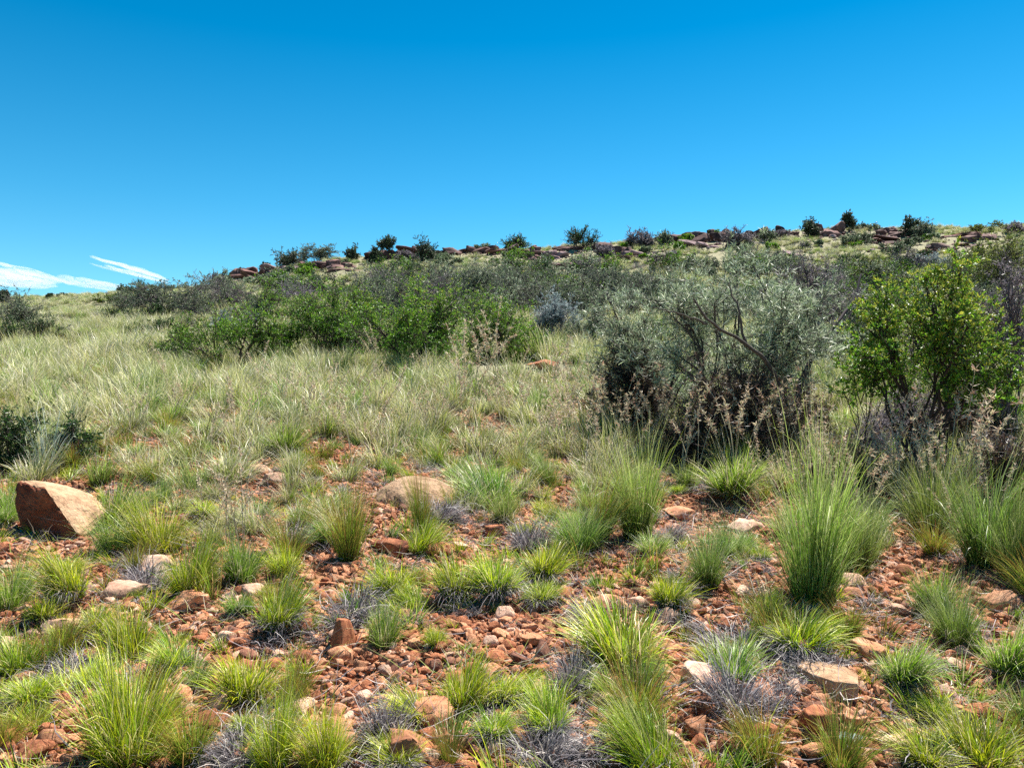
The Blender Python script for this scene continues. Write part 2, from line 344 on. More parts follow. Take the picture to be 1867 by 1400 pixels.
# ridge outcrops
RIDGE = [ # px, py(base), width, height, n, phrase, pale
 (447, 512, 58, 22, 5, 'dark rocks at the left end of the ridge', 0), (490, 505, 30, 14, 3, 'dark rocks at the left end of the ridge', 0),
 (530, 502, 70, 22, 6, 'lavender grey rocks below the paired grey shrubs', 1), (580, 494, 60, 22, 5, 'brown rocks under the paired grey shrubs', 0), (625, 492, 40, 12, 4, 'flat brown rocks right of the paired shrubs', 0),
 (712, 480, 70, 26, 6, 'brown rocks around the small ridge tree', 0), (752, 474, 50, 22, 4, 'brown rocks around the small ridge tree', 0), (742, 514, 64, 12, 4, 'pale rocks exposed below the ridge trees', 1),
 (800, 468, 30, 14, 2, 'rocks right of the bushy ridge shrub', 0), (860, 466, 90, 16, 7, 'low rocks between two ridge shrubs', 0), (905, 462, 40, 10, 3, 'low rocks between two ridge shrubs', 0),
 (955, 468, 60, 22, 6, 'rocks below the spiky ridge bush', 0), (1000, 474, 60, 18, 5, 'rocks below the spiky ridge bush', 1), (1065, 458, 90, 14, 6, 'rocks at the foot of the round ridge bush', 0), (1035, 490, 34, 14, 2, 'rocks downhill of the round ridge bush', 0),
 (1135, 468, 34, 18, 3, 'reddish rocks right of the round ridge bush', 0), (1160, 472, 50, 12, 3, 'reddish rocks right of the round ridge bush', 1),
 (1262, 446, 110, 28, 10, 'red brown ledge on the ridge', 0), (1305, 442, 50, 26, 4, 'red brown ledge on the ridge', 0), (1290, 452, 50, 12, 3, 'red brown ledge on the ridge', 1), (1400, 438, 60, 22, 5, 'red rocks right of the ledge', 0), (1432, 436, 40, 18, 3, 'red rocks right of the ledge', 0),
 (1508, 432, 50, 24, 4, 'rocks between the two dark ridge shrubs', 0), (1438, 468, 40, 12, 3, 'lavender rocks above the yellow green bush', 1), (1605, 446, 50, 14, 3, 'rocks under the far right ridge shrub', 0), (1622, 432, 40, 18, 4, 'rocks under the far right ridge shrub', 0), (1650, 430, 50, 16, 4, 'rocks under the far right ridge shrub', 0),
 (1632, 460, 26, 10, 2, 'small dark rocks beneath the far right ridge shrub', 0), (1722, 458, 40, 14, 3, 'dark rocks high on the right slope', 0), (1760, 452, 36, 12, 2, 'dark rocks high on the right slope', 0), (1785, 442, 50, 18, 4, 'dark rocks high on the right slope', 0),
]
RV = [rock_mesh('outcrop_rock', 900 + k, M_RIDGE, (1, .8, .42), cuts=18, rough=.06, ledge=5 + k % 4) for k in range(7)]
RVP = [rock_mesh('outcrop_rock', 950 + k, M_RIDGEP, (1, .8, .36), cuts=18, rough=.06, ledge=6) for k in range(4)]
rr = random.Random(11); rid = {}; ROCKS = []
RIDGE = RIDGE + [(a, b + rr.uniform(-4, 5), c * 1.25, d * .6, max(2, n // 2), ph, pl) for (a, b, c, d, n, ph, pl) in RIDGE[::2]]
for (px, py, w_, h_, n, ph, pale) in RIDGE:
    for k in range(n):
        f = (k + .5) / n - .5
        qx = px + f * w_ + rr.uniform(-3, 3); qy = py - rr.uniform(0, h_ * .35)
        p = at(qx, qy); s = p.y / F; wr = w_ / n * rr.uniform(1.6, 3.8) * s; hr = min(h_ * rr.uniform(.5, 1.25), w_ / n * 1.8) * s; ROCKS.append((p.x, p.y + wr * .3, wr))
        o = link('outcrop_rock', rr.choice(RVP if pale else RV)); o.scale = (wr, wr * rr.uniform(.8, 1.2), hr / .4)
        o.location = (p.x, p.y + wr * .3, float(H(p.x, p.y)) + hr * .36); o.rotation_euler = (rr.uniform(-.3, .3), rr.uniform(-.35, .35), rr.uniform(-.8, .8) + (3.14 if rr.random() < .5 else 0))
        o['category'] = 'rock'; o['group'] = 'rocks of the ridge outcrops'
        rid.setdefault((ph, pale), []).append((qx, o, wr * hr))
ORD = ['first', 'second', 'third', 'fourth', 'fifth', 'sixth', 'seventh', 'eighth', 'ninth', 'tenth', 'eleventh', 'twelfth', 'thirteenth', 'fourteenth', 'fifteenth', 'sixteenth', 'seventeenth', 'eighteenth', 'nineteenth', 'twentieth'] + [a + '-' + b for a in ('twenty', 'thirty', 'forty') for b in ('first', 'second', 'third', 'fourth', 'fifth', 'sixth', 'seventh', 'eighth', 'ninth')]
for (ph, pale), it in rid.items():
    it.sort(key=lambda a: a[0])
    for k, (_, o, a) in enumerate(it):
        o['label'] = f'{ORD[k]} from left of the {"paler " if pale and not ph.startswith(("pale", "lavender")) else ""}{ph}'

# ------------------------------------------------------------------ shrubs
C = dict(bright=[(.13, .29, .016), (.22, .42, .03), (.05, .13, .012)], yellow=[(.38, .40, .05), (.30, .36, .05)], dark=[(.035, .085, .018), (.06, .13, .025), (.022, .05, .014)],
         grey=[(.16, .21, .11), (.26, .31, .19), (.09, .13, .06)], silver=[(.30, .37, .22), (.18, .25, .12), (.56, .61, .46)], olive=[(.14, .19, .03), (.22, .26, .04), (.08, .12, .02)],
         ridge=[(.06, .09, .04), (.10, .13, .07), (.04, .06, .03)], blue=[(.26, .33, .33), (.33, .40, .40), (.18, .24, .23)], brown=[(.075, .045, .035), (.11, .085, .045), (.04, .028, .025)],
         lav=[(.20, .17, .19), (.28, .24, .26), (.12, .10, .11)])
def shrub(px, py, w_, h_, label, pal='bright', lf=(.035, .012), nleaf=9000, crown=.12, stems=9, nc=22, tip=None, tipf=.0, wood=(.06, .045, .035), name='shrub', cat='shrub', seed=0, lm=None, twig=5, clr=.30, extra=None, dense=1.0, group=None, tw=.0030, wander=.35, updir=.25, Yd=None, bs=.035):
    g = np.random.default_rng(1000 + seed + int(px)); p = at(px, py)
    if Yd: p = Vector(((px - 933.5) / F * Yd, Yd, float(H((px - 933.5) / F * Yd, Yd))))
    s = p.y / F; W, Hh = w_ * s, h_ * s
    rad = np.array([W / 2, W / 2 * .85, Hh])
    # clump centres inside the crown
    u = g.normal(size=(nc, 3)); u = nrm(u); u[:, 2] = np.abs(u[:, 2]) * .95
    rr_ = g.uniform(.25, .82, nc) ** .7
    cz = crown + (1 - crown) * np.clip(u[:, 2] * rr_ * .95 + g.uniform(0, .12, nc), 0, .86)
    prof = .55 + .45 * np.sin(np.clip((cz - crown) / (1 - crown), 0, 1) * np.pi * .8 + .5)
    cc = np.stack([u[:, 0] * rr_ * rad[0] * prof * 1.05, u[:, 1] * rr_ * rad[1] * prof, cz * Hh], 1)
    cr = clr * min(W, Hh * 1.4) * g.uniform(.6, 1.15, nc)
    PW = []; # wood pieces (P, R, k)
    base = np.zeros((stems, 3)); base[:, :2] = g.normal(size=(stems, 2)) * W * bs
    tgt = cc[g.permutation(nc)[:stems]] if nc >= stems else cc[g.integers(0, nc, stems)]
    mid = base * .5 + tgt * .5; mid[:, :2] = tgt[:, :2] * g.uniform(.15, .5, (stems, 1)) + g.normal(size=(stems, 2)) * W * .04
    S1 = bez(base, mid, tgt, 9) + 0
    S1[:, 1:-1] += g.normal(size=(stems, 7, 3)) * W * .012
    tr = max(.006, .012 * W + .003); t = np.linspace(0, 1, 9)
    PW.append((S1, tr * (1 - .72 * t)[None] * g.uniform(.6, 1.3, (stems, 1)), 5))
    # second level: from stems to every clump
    si = g.integers(0, stems, nc); d = np.linalg.norm(S1[:, 4][None] - cc[:, None], axis=2); si = d.argmin(1)
    st = S1[si, g.integers(3, 8, nc)]
    S2 = bez(st, (st + cc) / 2 + g.normal(size=(nc, 3)) * W * .05, cc, 6)
    PW.append((S2, tr * .42 * np.linspace(1, .45, 6)[None] * np.ones((nc, 1)), 4))
    # third: sprays in clump
    ns = 9 if nleaf > 2500 else 5; nn = nc * ns; ci = np.repeat(np.arange(nc), ns)
    u = nrm(g.normal(size=(nn, 3)) + np.array([0, 0, updir])); en = cc[ci] + u * (cr[ci] * g.uniform(.45, 1.0, nn))[:, None]
    st = S2[ci, g.integers(2, 6, nn)]
    S3 = bez(st, (st + en) / 2 + g.normal(size=(nn, 3)) * cr[ci][:, None] * wander * .5, en, 5)
    PW.append((S3, max(tw * 1.3, p.y * .00035) * np.linspace(1, .5, 5)[None] * np.ones((nn, 1)), 3))
    n4 = nn * twig; i4 = np.repeat(np.arange(nn), twig); st = S3[i4, g.integers(1, 5, n4)]
    en = st + nrm(g.normal(size=(n4, 3)) + np.array([0, 0, updir]) + nrm(S3[i4, 4] - S3[i4, 0]) * .9) * (cr[ci[i4]] * g.uniform(.15, .5, n4))[:, None]
    S4 = bez(st, (st + en) / 2 + g.normal(size=(n4, 3)) * (.06 * cr[ci[i4]])[:, None], en, 4)
    PW.append((S4, max(tw * .6, p.y * .00022) * np.linspace(1, .5, 4)[None] * np.ones((n4, 1)), 3))
    if extra is not None:
        for (Pm, r0, r1) in extra:
            Pm = np.array([[(q - p)[:] for q in Pm]]); m = Pm.shape[1]
            # smooth polyline
            tt = np.linspace(0, m - 1, 22); Q = np.stack([np.interp(tt, np.arange(m), Pm[0, :, k]) for k in range(3)], 1)
            for _ in range(3): Q[1:-1] = (Q[:-2] + Q[1:-1] * 2 + Q[2:]) / 4
            Q[1:-1] += g.normal(size=(20, 3)) * .006
            PW.append((Q[None], np.linspace(r0, r1, 22)[None], 8))
    nx = W / 2 / max(.01, np.percentile(np.abs(S4[..., 0]), 99)); nz_ = Hh / max(.01, np.percentile(S4[..., 2], 99.8))
    fs = np.array([nx, nx, nz_]); S4 = S4 * fs; S3 = S3 * fs
    PW = [(P_ * (fs if i < 4 else 1), R_, k) for i, (P_, R_, k) in enumerate(PW)]
    Vs, Fs, off = [], [], 0
    for (P_, R_, k) in PW:
        V, Fa = tubes(P_, R_ * np.ones(P_.shape[:2]), k, off); Vs.append(V); Fs.append(Fa); off += len(V)
    V = np.concatenate(Vs); wc = np.array(wood) * g.uniform(.75, 1.3, (len(V), 1))
    root = link(name, None); root.location = p
    link('branches', mk('branches', V, [np.concatenate(Fs)], M_WOOD, wc, smooth=True), root)
    nleaf = int(nleaf * (1.5 if p.y < 12 else 2.1))
    if nleaf:
        k = np.where(g.random(nleaf) < .8, 1, 0); i = g.integers(0, n4, nleaf); tt = g.uniform(.15, 1, nleaf)
        a = S4[i]; fi = tt * 3; i0 = np.minimum(fi.astype(int), 2); fr = (fi - i0)[:, None]
        ar = np.arange(nleaf); pos = a[ar, i0] * (1 - fr) + a[ar, i0 + 1] * fr
        dr = nrm(nrm(a[ar, 3] - a[ar, 0]) * .8 + g.normal(size=(nleaf, 3)) * .7 + np.array([0, 0, .25]))
        l = max(lf[0], p.y * .0016) * g.uniform(.6, 1.35, nleaf); wd = np.maximum(max(lf[1], p.y * .0006) * g.uniform(.7, 1.3, nleaf), 0) * .5
        side = nrm(np.cross(dr, g.normal(size=(nleaf, 3)))); nor = np.cross(side, dr)
        mid = pos + dr * (l * .5)[:, None] + nor * (wd * .35)[:, None]
        V = np.stack([pos, mid - side * wd[:, None], pos + dr * l[:, None], mid + side * wd[:, None]], 1).reshape(-1, 3)
        ix = np.arange(nleaf * 4).reshape(-1, 4); Fa = np.concatenate([ix[:, [0, 1, 2]], ix[:, [0, 2, 3]]])
        pc = np.array(C[pal]); clump_c = g.uniform(.7, 1.3, nc)[ci[i4[i]]]
        c = pc[g.choice(len(pc), nleaf, p=[.45, .30, .25])] * g.uniform(.45, 1.4, (nleaf, 1)) * clump_c[:, None]
        if tip:
            hgt = np.clip((pos[:, 2] / Hh - .35) / .5, 0, 1); sel = g.random(nleaf) < tipf * hgt * (tt > .5) * 2
            tp = np.array(C[tip]); c[sel] = tp[g.integers(0, len(tp), sel.sum())] * g.uniform(.8, 1.15, (sel.sum(), 1))
        link('foliage', mk('foliage', V, [Fa], M_LEAF, np.repeat(c, 4, 0)), root)
    root['category'] = cat; root['label'] = label
    if group: root['group'] = group
    if lm: q = pix(p); LM.append((q[0], q[1], lm))
    return root
T = dict(
 bright=dict(pal='bright', tip='yellow', tipf=.12, lf=(.04, .014), wood=(.05, .035, .03)),
 dark=dict(pal='dark', lf=(.03, .014), crown=.02, clr=.34, wood=(.04, .03, .025)),
 grey=dict(pal='grey', lf=(.05, .008), wood=(.07, .06, .06), crown=.08),
 silver=dict(pal='silver', lf=(.06, .007), wood=(.08, .065, .055), crown=.05),
 olive=dict(pal='olive', lf=(.05, .016), crown=.02, tip='yellow', tipf=.06),
 ridge=dict(pal='ridge', lf=(.10, .055), crown=.0, wood=(.05, .04, .04), clr=.34),
 twiggy=dict(pal='lav', lf=(.05, .006), wood=(.13, .105, .11), crown=.10, twig=7, nleaf=800),
 blue=dict(pal='blue', lf=(.06, .008), wood=(.18, .16, .18), crown=.03),
 brown=dict(pal='brown', lf=(.05, .008), wood=(.055, .038, .038), crown=.0, twig=7))
def S(kind, px, py, w_, h_, label, **k):
    a = dict(T[kind]); a.update(k); return shrub(px, py, w_, h_, label, **a)
# right-hand leafy shrub, standing nearest
S('bright', 1700, 878, 300, 410, 'tall bright green shrub with yellow tips on several dark stems', nleaf=25000, crown=.33, stems=14, nc=44, tipf=.40, lm='the tall yellow tipped shrub', clr=.20, lf=(.033, .0105), tw=.003, bs=.10)
S('bright', 1575, 850, 90, 250, 'sparse thin shrub leaning out beside the tall yellow tipped shrub', nleaf=1500, crown=.4, stems=5, nc=9, clr=.35, twig=4)
S('silver', 1345, 800, 330, 345, 'huge silver green shrub with feathery sprays in the middle right', nleaf=17000, crown=.18, stems=13, nc=52, clr=.17, lm='the huge silver shrub', lf=(.075, .0065), tw=.003,
  extra=[([ray(1445, 850, 7.35), ray(1432, 760, 7.3), ray(1425, 700, 7.2), ray(1395, 655, 7.1), ray(1340, 612, 7.0), ray(1290, 590, 6.9), ray(1265, 545, 6.9)], .030, .008),
         ([ray(1395, 655, 7.1), ray(1358, 625, 7.1), ray(1345, 560, 7.1), ray(1325, 510, 7.2)], .018, .005),
         ([ray(1290, 590, 6.9), ray(1240, 572, 6.9), ray(1190, 560, 6.9)], .010, .004)])
S('twiggy', 1470, 760, 150, 320, 'bare purple twigged shrub on a dark forked trunk', wood=(.055, .042, .045), nleaf=2500, crown=.66, stems=4, nc=26, clr=.32, twig=8, lm='the bare purple shrub', name='bare_shrub',
  extra=[([ray(1448, 850, 7.5), ray(1455, 700, 7.6), ray(1480, 650, 7.8), ray(1520, 595, 8.0), ray(1555, 555, 8.2), ray(1570, 500, 8.4)], .034, .010),
         ([ray(1490, 638, 7.85), ray(1530, 605, 7.9), ray(1562, 560, 8.0)], .018, .006), ([ray(1472, 668, 7.7), ray(1490, 640, 7.8), ray(1500, 575, 8.0)], .014, .005)])
S('twiggy', 1545, 575, 110, 125, 'rounded brown twig bush right of the silver shrub', nleaf=2500, crown=.02, stems=9, nc=26, Yd=20, name='bare_shrub')
S('silver', 1190, 785, 250, 265, 'second silver green shrub leaning left beside the huge one', nleaf=8000, crown=.35, stems=9, nc=30, clr=.2, lf=(.07, .0065), tw=.003)
S('brown', 1145, 788, 150, 185, 'dark red brown twiggy shrub left of the silver shrub', nleaf=9000, stems=16, nc=40, lm='the red brown twiggy shrub')
S('brown', 1350, 835, 260, 200, 'dark tangled dead shrub under the silver shrub', nleaf=9000, stems=20, nc=44, pal='brown', wood=(.05, .035, .035), name='dead_shrub')
S('silver', 1215, 760, 160, 100, 'low silver shrub in front of the red brown shrub', nleaf=6000, nc=20, lf=(.07, .006))
S('bright', 1425, 700, 70, 150, 'narrow green shrub between the forked limbs', nleaf=2600, nc=12, tipf=.02, Yd=10)
S('twiggy', 1835, 800, 140, 330, 'dense lavender twigged shrub at the right edge', nleaf=5000, crown=.30, nc=34, twig=8, wood=(.09, .075, .08), name='bare_shrub', Yd=8.2, lm='the lavender twigged shrub')
S('olive', 1825, 560, 150, 140, 'olive green shrub above the lavender twigs at the right edge', nleaf=7000, nc=26, tipf=.2)
S('bright', 1850, 760, 90, 150, 'small leafy shrub at the right edge behind the tall shrub', nleaf=2500, nc=12, Yd=9)
S('twiggy', 1590, 845, 130, 110, 'grey low twig bush under the sparse thin shrub', nleaf=1500, crown=0, nc=18, wood=(.16, .14, .17), name='dead_shrub')
S('twiggy', 1845, 870, 120, 90, 'lavender grey dead bush at the right edge beyond the grass', nleaf=1200, crown=0, nc=16, wood=(.2, .17, .2), name='dead_shrub')
S('twiggy', 1640, 880, 150, 120, 'tangled grey brown dry shrub behind the stems of the tall shrub', nleaf=3000, crown=0, nc=26, wood=(.07, .055, .06), name='dead_shrub', Yd=8.0)
S('brown', 1760, 870, 170, 130, 'dark dry undergrowth shrub right of the tall shrub stems', nleaf=5000, crown=0, nc=30, Yd=7.9, name='dead_shrub')
S('twiggy', 1700, 700, 170, 160, 'dark twiggy shrub behind the tall leafy shrub', nleaf=4000, crown=0, nc=30, Yd=11, wood=(.06, .05, .055), name='bare_shrub')
S('olive', 1850, 640, 120, 150, 'dark olive shrub beyond the lavender twigs', nleaf=9000, nc=26, Yd=13)
S('brown', 1235, 850, 120, 90, 'low dark dry shrub at the left foot of the silver shrub', nleaf=4000, crown=0, nc=22, name='dead_shrub')
S('grey', 1055, 590, 90, 80, 'dark grey shrub between the blue grey and silver shrubs', nleaf=5000, nc=22)
S('bright', 1210, 640, 80, 70, 'small green shrub behind the red brown shrub', nleaf=3000, nc=14)
S('grey', 800, 560, 120, 80, 'grey shrub directly behind the thicket top', nleaf=7000, nc=26)
S('bright', 560, 600, 90, 70, 'green shrub uphill from the upright thicket shrub', nleaf=4000, nc=18)
S('brown', 1545, 905, 130, 110, 'low dark scrub left of the tall shrub by the tallest grass', nleaf=3500, crown=0, nc=22, name='dead_shrub', wood=(.06, .045, .045))
S('brown', 1850, 965, 130, 170, 'dark dry scrub at the right edge behind the grass clumps', nleaf=4500, crown=0, nc=26, name='dead_shrub', wood=(.06, .045, .045))
S('silver', 1500, 690, 120, 110, 'silver bush filling the gap between the two large shrubs', nleaf=6000, nc=26, Yd=13)
S('grey', 1560, 690, 110, 120, 'grey green bush behind the gap between the two large shrubs', nleaf=6000, nc=24, Yd=15)
S('grey', 1090, 640, 110, 90, 'grey green bush left above the red brown shrub', nleaf=6000, nc=24)
S('brown', 1480, 800, 90, 110, 'small dark scrub at the foot of the forked trunk', nleaf=3000, crown=0, nc=18, name='dead_shrub')
# central green thicket
S('bright', 735, 678, 226, 178, 'widest bright green shrub of the central thicket', nleaf=15000, nc=40, clr=.22, lm='the widest green shrub', tipf=.2)
S('bright', 600, 660, 147, 151, 'upright bright green shrub at the left of the central thicket', nleaf=8000, nc=26, clr=.26)
S('bright', 650, 650, 135, 144, 'bright green shrub squeezed in the middle of the thicket', nleaf=7000, nc=24, clr=.26, tipf=.2)
S('dark', 712, 668, 130, 92, 'dark rounded shrub low in front of the thicket', nleaf=9000, nc=26)
S('brown', 628, 668, 110, 82, 'brown dark shrub low in front of the thicket', nleaf=6000, nc=22, pal='dark', wood=(.08, .05, .03))
S('bright', 905, 665, 147, 142, 'bright green shrub right of the central thicket', nleaf=8000, nc=26, tipf=.15, lm='the green shrub right of the thicket')
S('bright', 800, 655, 90, 90, 'lower green shrub joining the thicket on its right', nleaf=5000, nc=18)
S('bright', 960, 655, 80, 66, 'small fresh green shrub beside the blue grey shrub', nleaf=3500, nc=14)
S('bright', 440, 668, 215, 120, 'broad fresh green shrub left of the thicket', nleaf=10000, nc=34, clr=.22, lm='the broad fresh green shrub')
S('bright', 350, 665, 123, 96, 'fresh green shrub at the left end of the leafy row', nleaf=5000, nc=20)
S('bright', 525, 655, 80, 80, 'small fresh green shrub between the broad one and the thicket', nleaf=3600, nc=14)
S('grey', 480, 600, 70, 58, 'grey green shrub behind the fresh green shrub', nleaf=3500, nc=16)
S('blue', 430, 610, 110, 44, 'pale silver bush behind the broad fresh green shrub', nleaf=4500, nc=18)
S('grey', 310, 585, 190, 80, 'wide grey green shrub on the left slope', nleaf=11000, nc=40, clr=.2, lm='the wide grey shrub on the left slope')
S('dark', 245, 565, 110, 52, 'dark green bush behind the low dark mounds', nleaf=5000, nc=20)
S('dark', 225, 596, 80, 34, 'low dark green mound furthest left on the slope', nleaf=4500, nc=16)
S('dark', 283, 592, 54, 46, 'round dark green mound in front of the grey shrub', nleaf=3500, nc=12)
S('dark', 292, 612, 46, 34, 'small dark mound below the round dark mound', nleaf=2500, nc=10)
S('dark', 252, 628, 64, 40, 'small dark bush in the grass left of the leafy row', nleaf=3500, nc=12)
S('grey', 30, 612, 120, 88, 'grey topped shrub at the left edge', nleaf=7000, nc=26, lm='the grey shrub at the left edge')
S('dark', 10, 628, 90, 50, 'dark green shrub at the left edge below the grey one', nleaf=4500, nc=18)
S('dark', 75, 618, 70, 44, 'dark low shrub right of the left edge shrubs', nleaf=3500, nc=14)
S('dark', 22, 862, 120, 125, 'dark shrub at the left edge beyond the boulder', nleaf=4200, nc=18, lf=(.025, .010), lm='the dark shrub beyond the boulder')
S('dark', 132, 852, 95, 100, 'small dark shrub right of a silver blue tuft', nleaf=3200, nc=14, lf=(.025, .010))
S('blue', 1012, 625, 100, 95, 'blue grey twiggy shrub right of the green shrubs', nleaf=6000, nc=26, twig=6, lm='the blue grey shrub')
S('twiggy', 1005, 628, 70, 70, 'bare lavender twigs in front of the blue grey shrub', nleaf=500, nc=12, crown=.02, name='bare_shrub')
S('grey', 955, 565, 130, 92, 'grey green shrub with dark centre above the blue grey shrub', nleaf=8000, nc=30)
S('grey', 870, 570, 120, 95, 'dark grey shrub behind the central thicket', nleaf=7500, nc=28, wood=(.05, .045, .05))
S('silver', 895, 592, 90, 60, 'silver shrub peeping over the right green shrub', nleaf=4500, nc=18)
S('grey', 1115, 560, 140, 88, 'umbrella shaped grey shrub on a dark stem', nleaf=9000, nc=32, crown=.3, lm='the umbrella shaped grey shrub')
S('grey', 1200, 575, 110, 90, 'grey green shrub behind the silver shrub to its left', nleaf=6500, nc=26)
S('twiggy', 688, 540, 120, 62, 'bare dark twiggy bush above the central thicket', nleaf=1500, nc=24, crown=.02, name='bare_shrub')
S('twiggy', 545, 560, 110, 50, 'lavender bare bush above the upright green shrub', nleaf=800, nc=18, crown=.1, name='bare_shrub', wood=(.17, .14, .17))
S('silver', 575, 545, 100, 40, 'low silver bush on the slope under the paired ridge shrubs', nleaf=3500, nc=16)
S('olive', 1446, 556, 96, 72, 'yellow green bush in pale grass', nleaf=7500, nc=26, lm='the yellow green bush', tipf=.25)
S('silver', 1510, 560, 60, 60, 'pale silver bush between the yellow green and twiggy bushes', nleaf=3000, nc=14)
S('grey', 1380, 505, 110, 50, 'grey bush rising behind the silver shrub', nleaf=4500, nc=20)
S('grey', 1290, 500, 130, 40, 'low grey bush row behind the silver shrub', nleaf=4500, nc=20)
S('dark', 1647, 490, 60, 32, 'dark green bush high on the right slope', nleaf=3000, nc=14)
S('blue', 1690, 492, 70, 30, 'blue grey bush beside the dark bush high on the right slope', nleaf=3000, nc=14)
S('olive', 1605, 540, 100, 80, 'olive bush just left behind the tall yellow tipped shrub', nleaf=5000, nc=22, tipf=.1)
S('grey', 1740, 500, 80, 40, 'grey green bush high on the right slope near dark rocks', nleaf=3000, nc=16)
S('olive', 1780, 510, 80, 70, 'olive bush behind the tall yellow tipped shrub', nleaf=4500, nc=18, tipf=.15)
S('grey', 1630, 470, 70, 28, 'low grey bush beneath the far right ridge shrub', nleaf=2500, nc=12)
S('olive', 200, 556, 50, 20, 'low yellow green bush in the grass near the left skyline', nleaf=2500, nc=12)
# ridge and skyline
RG = 'shrubs standing on the skyline'
for (k, px, py, w_, h_, lab, kw) in [
 ('ridge', 527, 478, 62, 36, 'left one of the paired grey green skyline shrubs', {}), ('grey', 580, 474, 70, 34, 'right one of the paired grey green skyline shrubs', {}),
 ('ridge', 642, 476, 26, 32, 'small upright shrub right of the paired skyline shrubs', {}), ('ridge', 683, 482, 22, 32, 'thin dark shrub left of the small ridge tree', {}),
 ('ridge', 706, 474, 34, 44, 'small ridge tree with a tufted head above brown rocks', dict(crown=.45, nc=14)), ('ridge', 776, 479, 46, 48, 'bushy dark skyline shrub with a pointed top', {}),
 ('twiggy', 742, 478, 40, 22, 'bare scrub between the two dark ridge shrubs', {}),
 ('dark', 941, 456, 50, 28, 'spiky dark green bush on the skyline centre', {}), ('dark', 1064, 453, 62, 40, 'round dark green bush on the skyline', {}),
 ('twiggy', 1165, 450, 48, 36, 'bare dark bush right of the round skyline bush', {}), ('grey', 1208, 448, 36, 28, 'grey green skyline bush left of the red brown ledge', {}),
 ('grey', 890, 458, 50, 12, 'low wisp of bush left of the spiky skyline bush', {}), ('twiggy', 1342, 452, 70, 38, 'brown bush growing against the red brown ledge', {}), ('ridge', 1480, 434, 38, 36, 'dark rounded shrub left of the tallest skyline shrub', {}),
 ('ridge', 1548, 424, 26, 38, 'tall narrow dark shrub highest on the skyline', dict(crown=.2, nc=14)), ('ridge', 1662, 432, 30, 38, 'dark upright half of the far right skyline pair', {}),
 ('grey', 1684, 434, 42, 34, 'grey rounded half of the far right skyline pair', {}), ('ridge', 230, 536, 34, 16, 'dark low bush on the left skyline by the clouds', {}), ('grey', 290, 532, 70, 14, 'grey low bush on the left skyline', {}),
 ('ridge', 92, 544, 12, 8, 'tiny dark tuft on the left skyline', {}), ('ridge', 115, 543, 20, 7, 'small flat bush beside the tiny tuft on the left skyline', {}), ('ridge', 8, 556, 24, 26, 'thin dark bush poking up at the left edge', {}),
 ('ridge', 404, 524, 42, 28, 'dark bush at the left end of the rocks', {}), ('ridge', 440, 496, 14, 14, 'tiny bush on the dark left rocks', {}), ('dark', 484, 490, 20, 14, 'small green bush among the dark left rocks', {}),
 ('twiggy', 1104, 474, 36, 30, 'brown twig bush below the round skyline bush', {}), ('olive', 1800, 424, 80, 14, 'low green scrub on the right skyline', {}), ('twiggy', 1852, 425, 40, 20, 'brown scrub at the right end of the skyline', {}),
 ('grey', 1580, 420, 60, 12, 'low grey scrub right of the tallest skyline shrub', {}), ('twiggy', 1420, 436, 40, 16, 'bare low scrub near the red rocks', {}), ('grey', 1560, 446, 60, 22, 'grey green bush below the tallest skyline shrub', {})]:
    a = dict(nleaf=2600, nc=18, stems=6, group=RG); a.update(kw)
    S(k, px, py, w_, h_, lab, **a)
# bare branch tip at the far right edge above the skyline
S('twiggy', 1890, 470, 70, 110, 'pale dead branches poking in at the right edge above the skyline', nleaf=0, nc=8, crown=.4, wood=(.4, .38, .36), name='dead_shrub', Yd=30)
# more slope shrubs: scattered individuals between the ones above
rr = random.Random(77); kn = {'grey': ('grey', 'grey green bush'), 'silver': ('silver', 'silver bush'), 'twiggy': ('twiggy', 'bare twig bush'), 'bright': ('bright', 'green bush'), 'dark': ('dark', 'dark green bush')}
for i in range(236):
    px = rr.uniform(380, 1860) if i < 80 else rr.uniform(640, 1880)
    py = rr.uniform(486, 600) if px > 900 else rr.uniform(510, 610)
    if i >= 190: px = rr.uniform(420, 1720); py = float(np.interp(px, SKX, SKY_)) + rr.uniform(6, 36)
    if px < 560 and i < 190: py = rr.uniform(530, 600)
    k = rr.choices(['grey', 'silver', 'twiggy', 'bright', 'dark'], [4.5, 2.4, 1.5, 3, 2])[0]; w_ = (rr.uniform(45, 150) if i < 190 else rr.uniform(24, 60)) * (.6 + max(0, py - 480) / 200)
    o = S(k, px, py, w_, w_ * rr.uniform(.42, .7), 'x', nleaf=2400 if k != 'twiggy' else 600, nc=15, stems=6, group='bushes dotted over the upper slope')
    q = pix(o.location); AUTO.append((o, q[0], q[1], ('small ' if w_ < 38 else 'wide ' if w_ > 70 else '') + kn[k][1]))

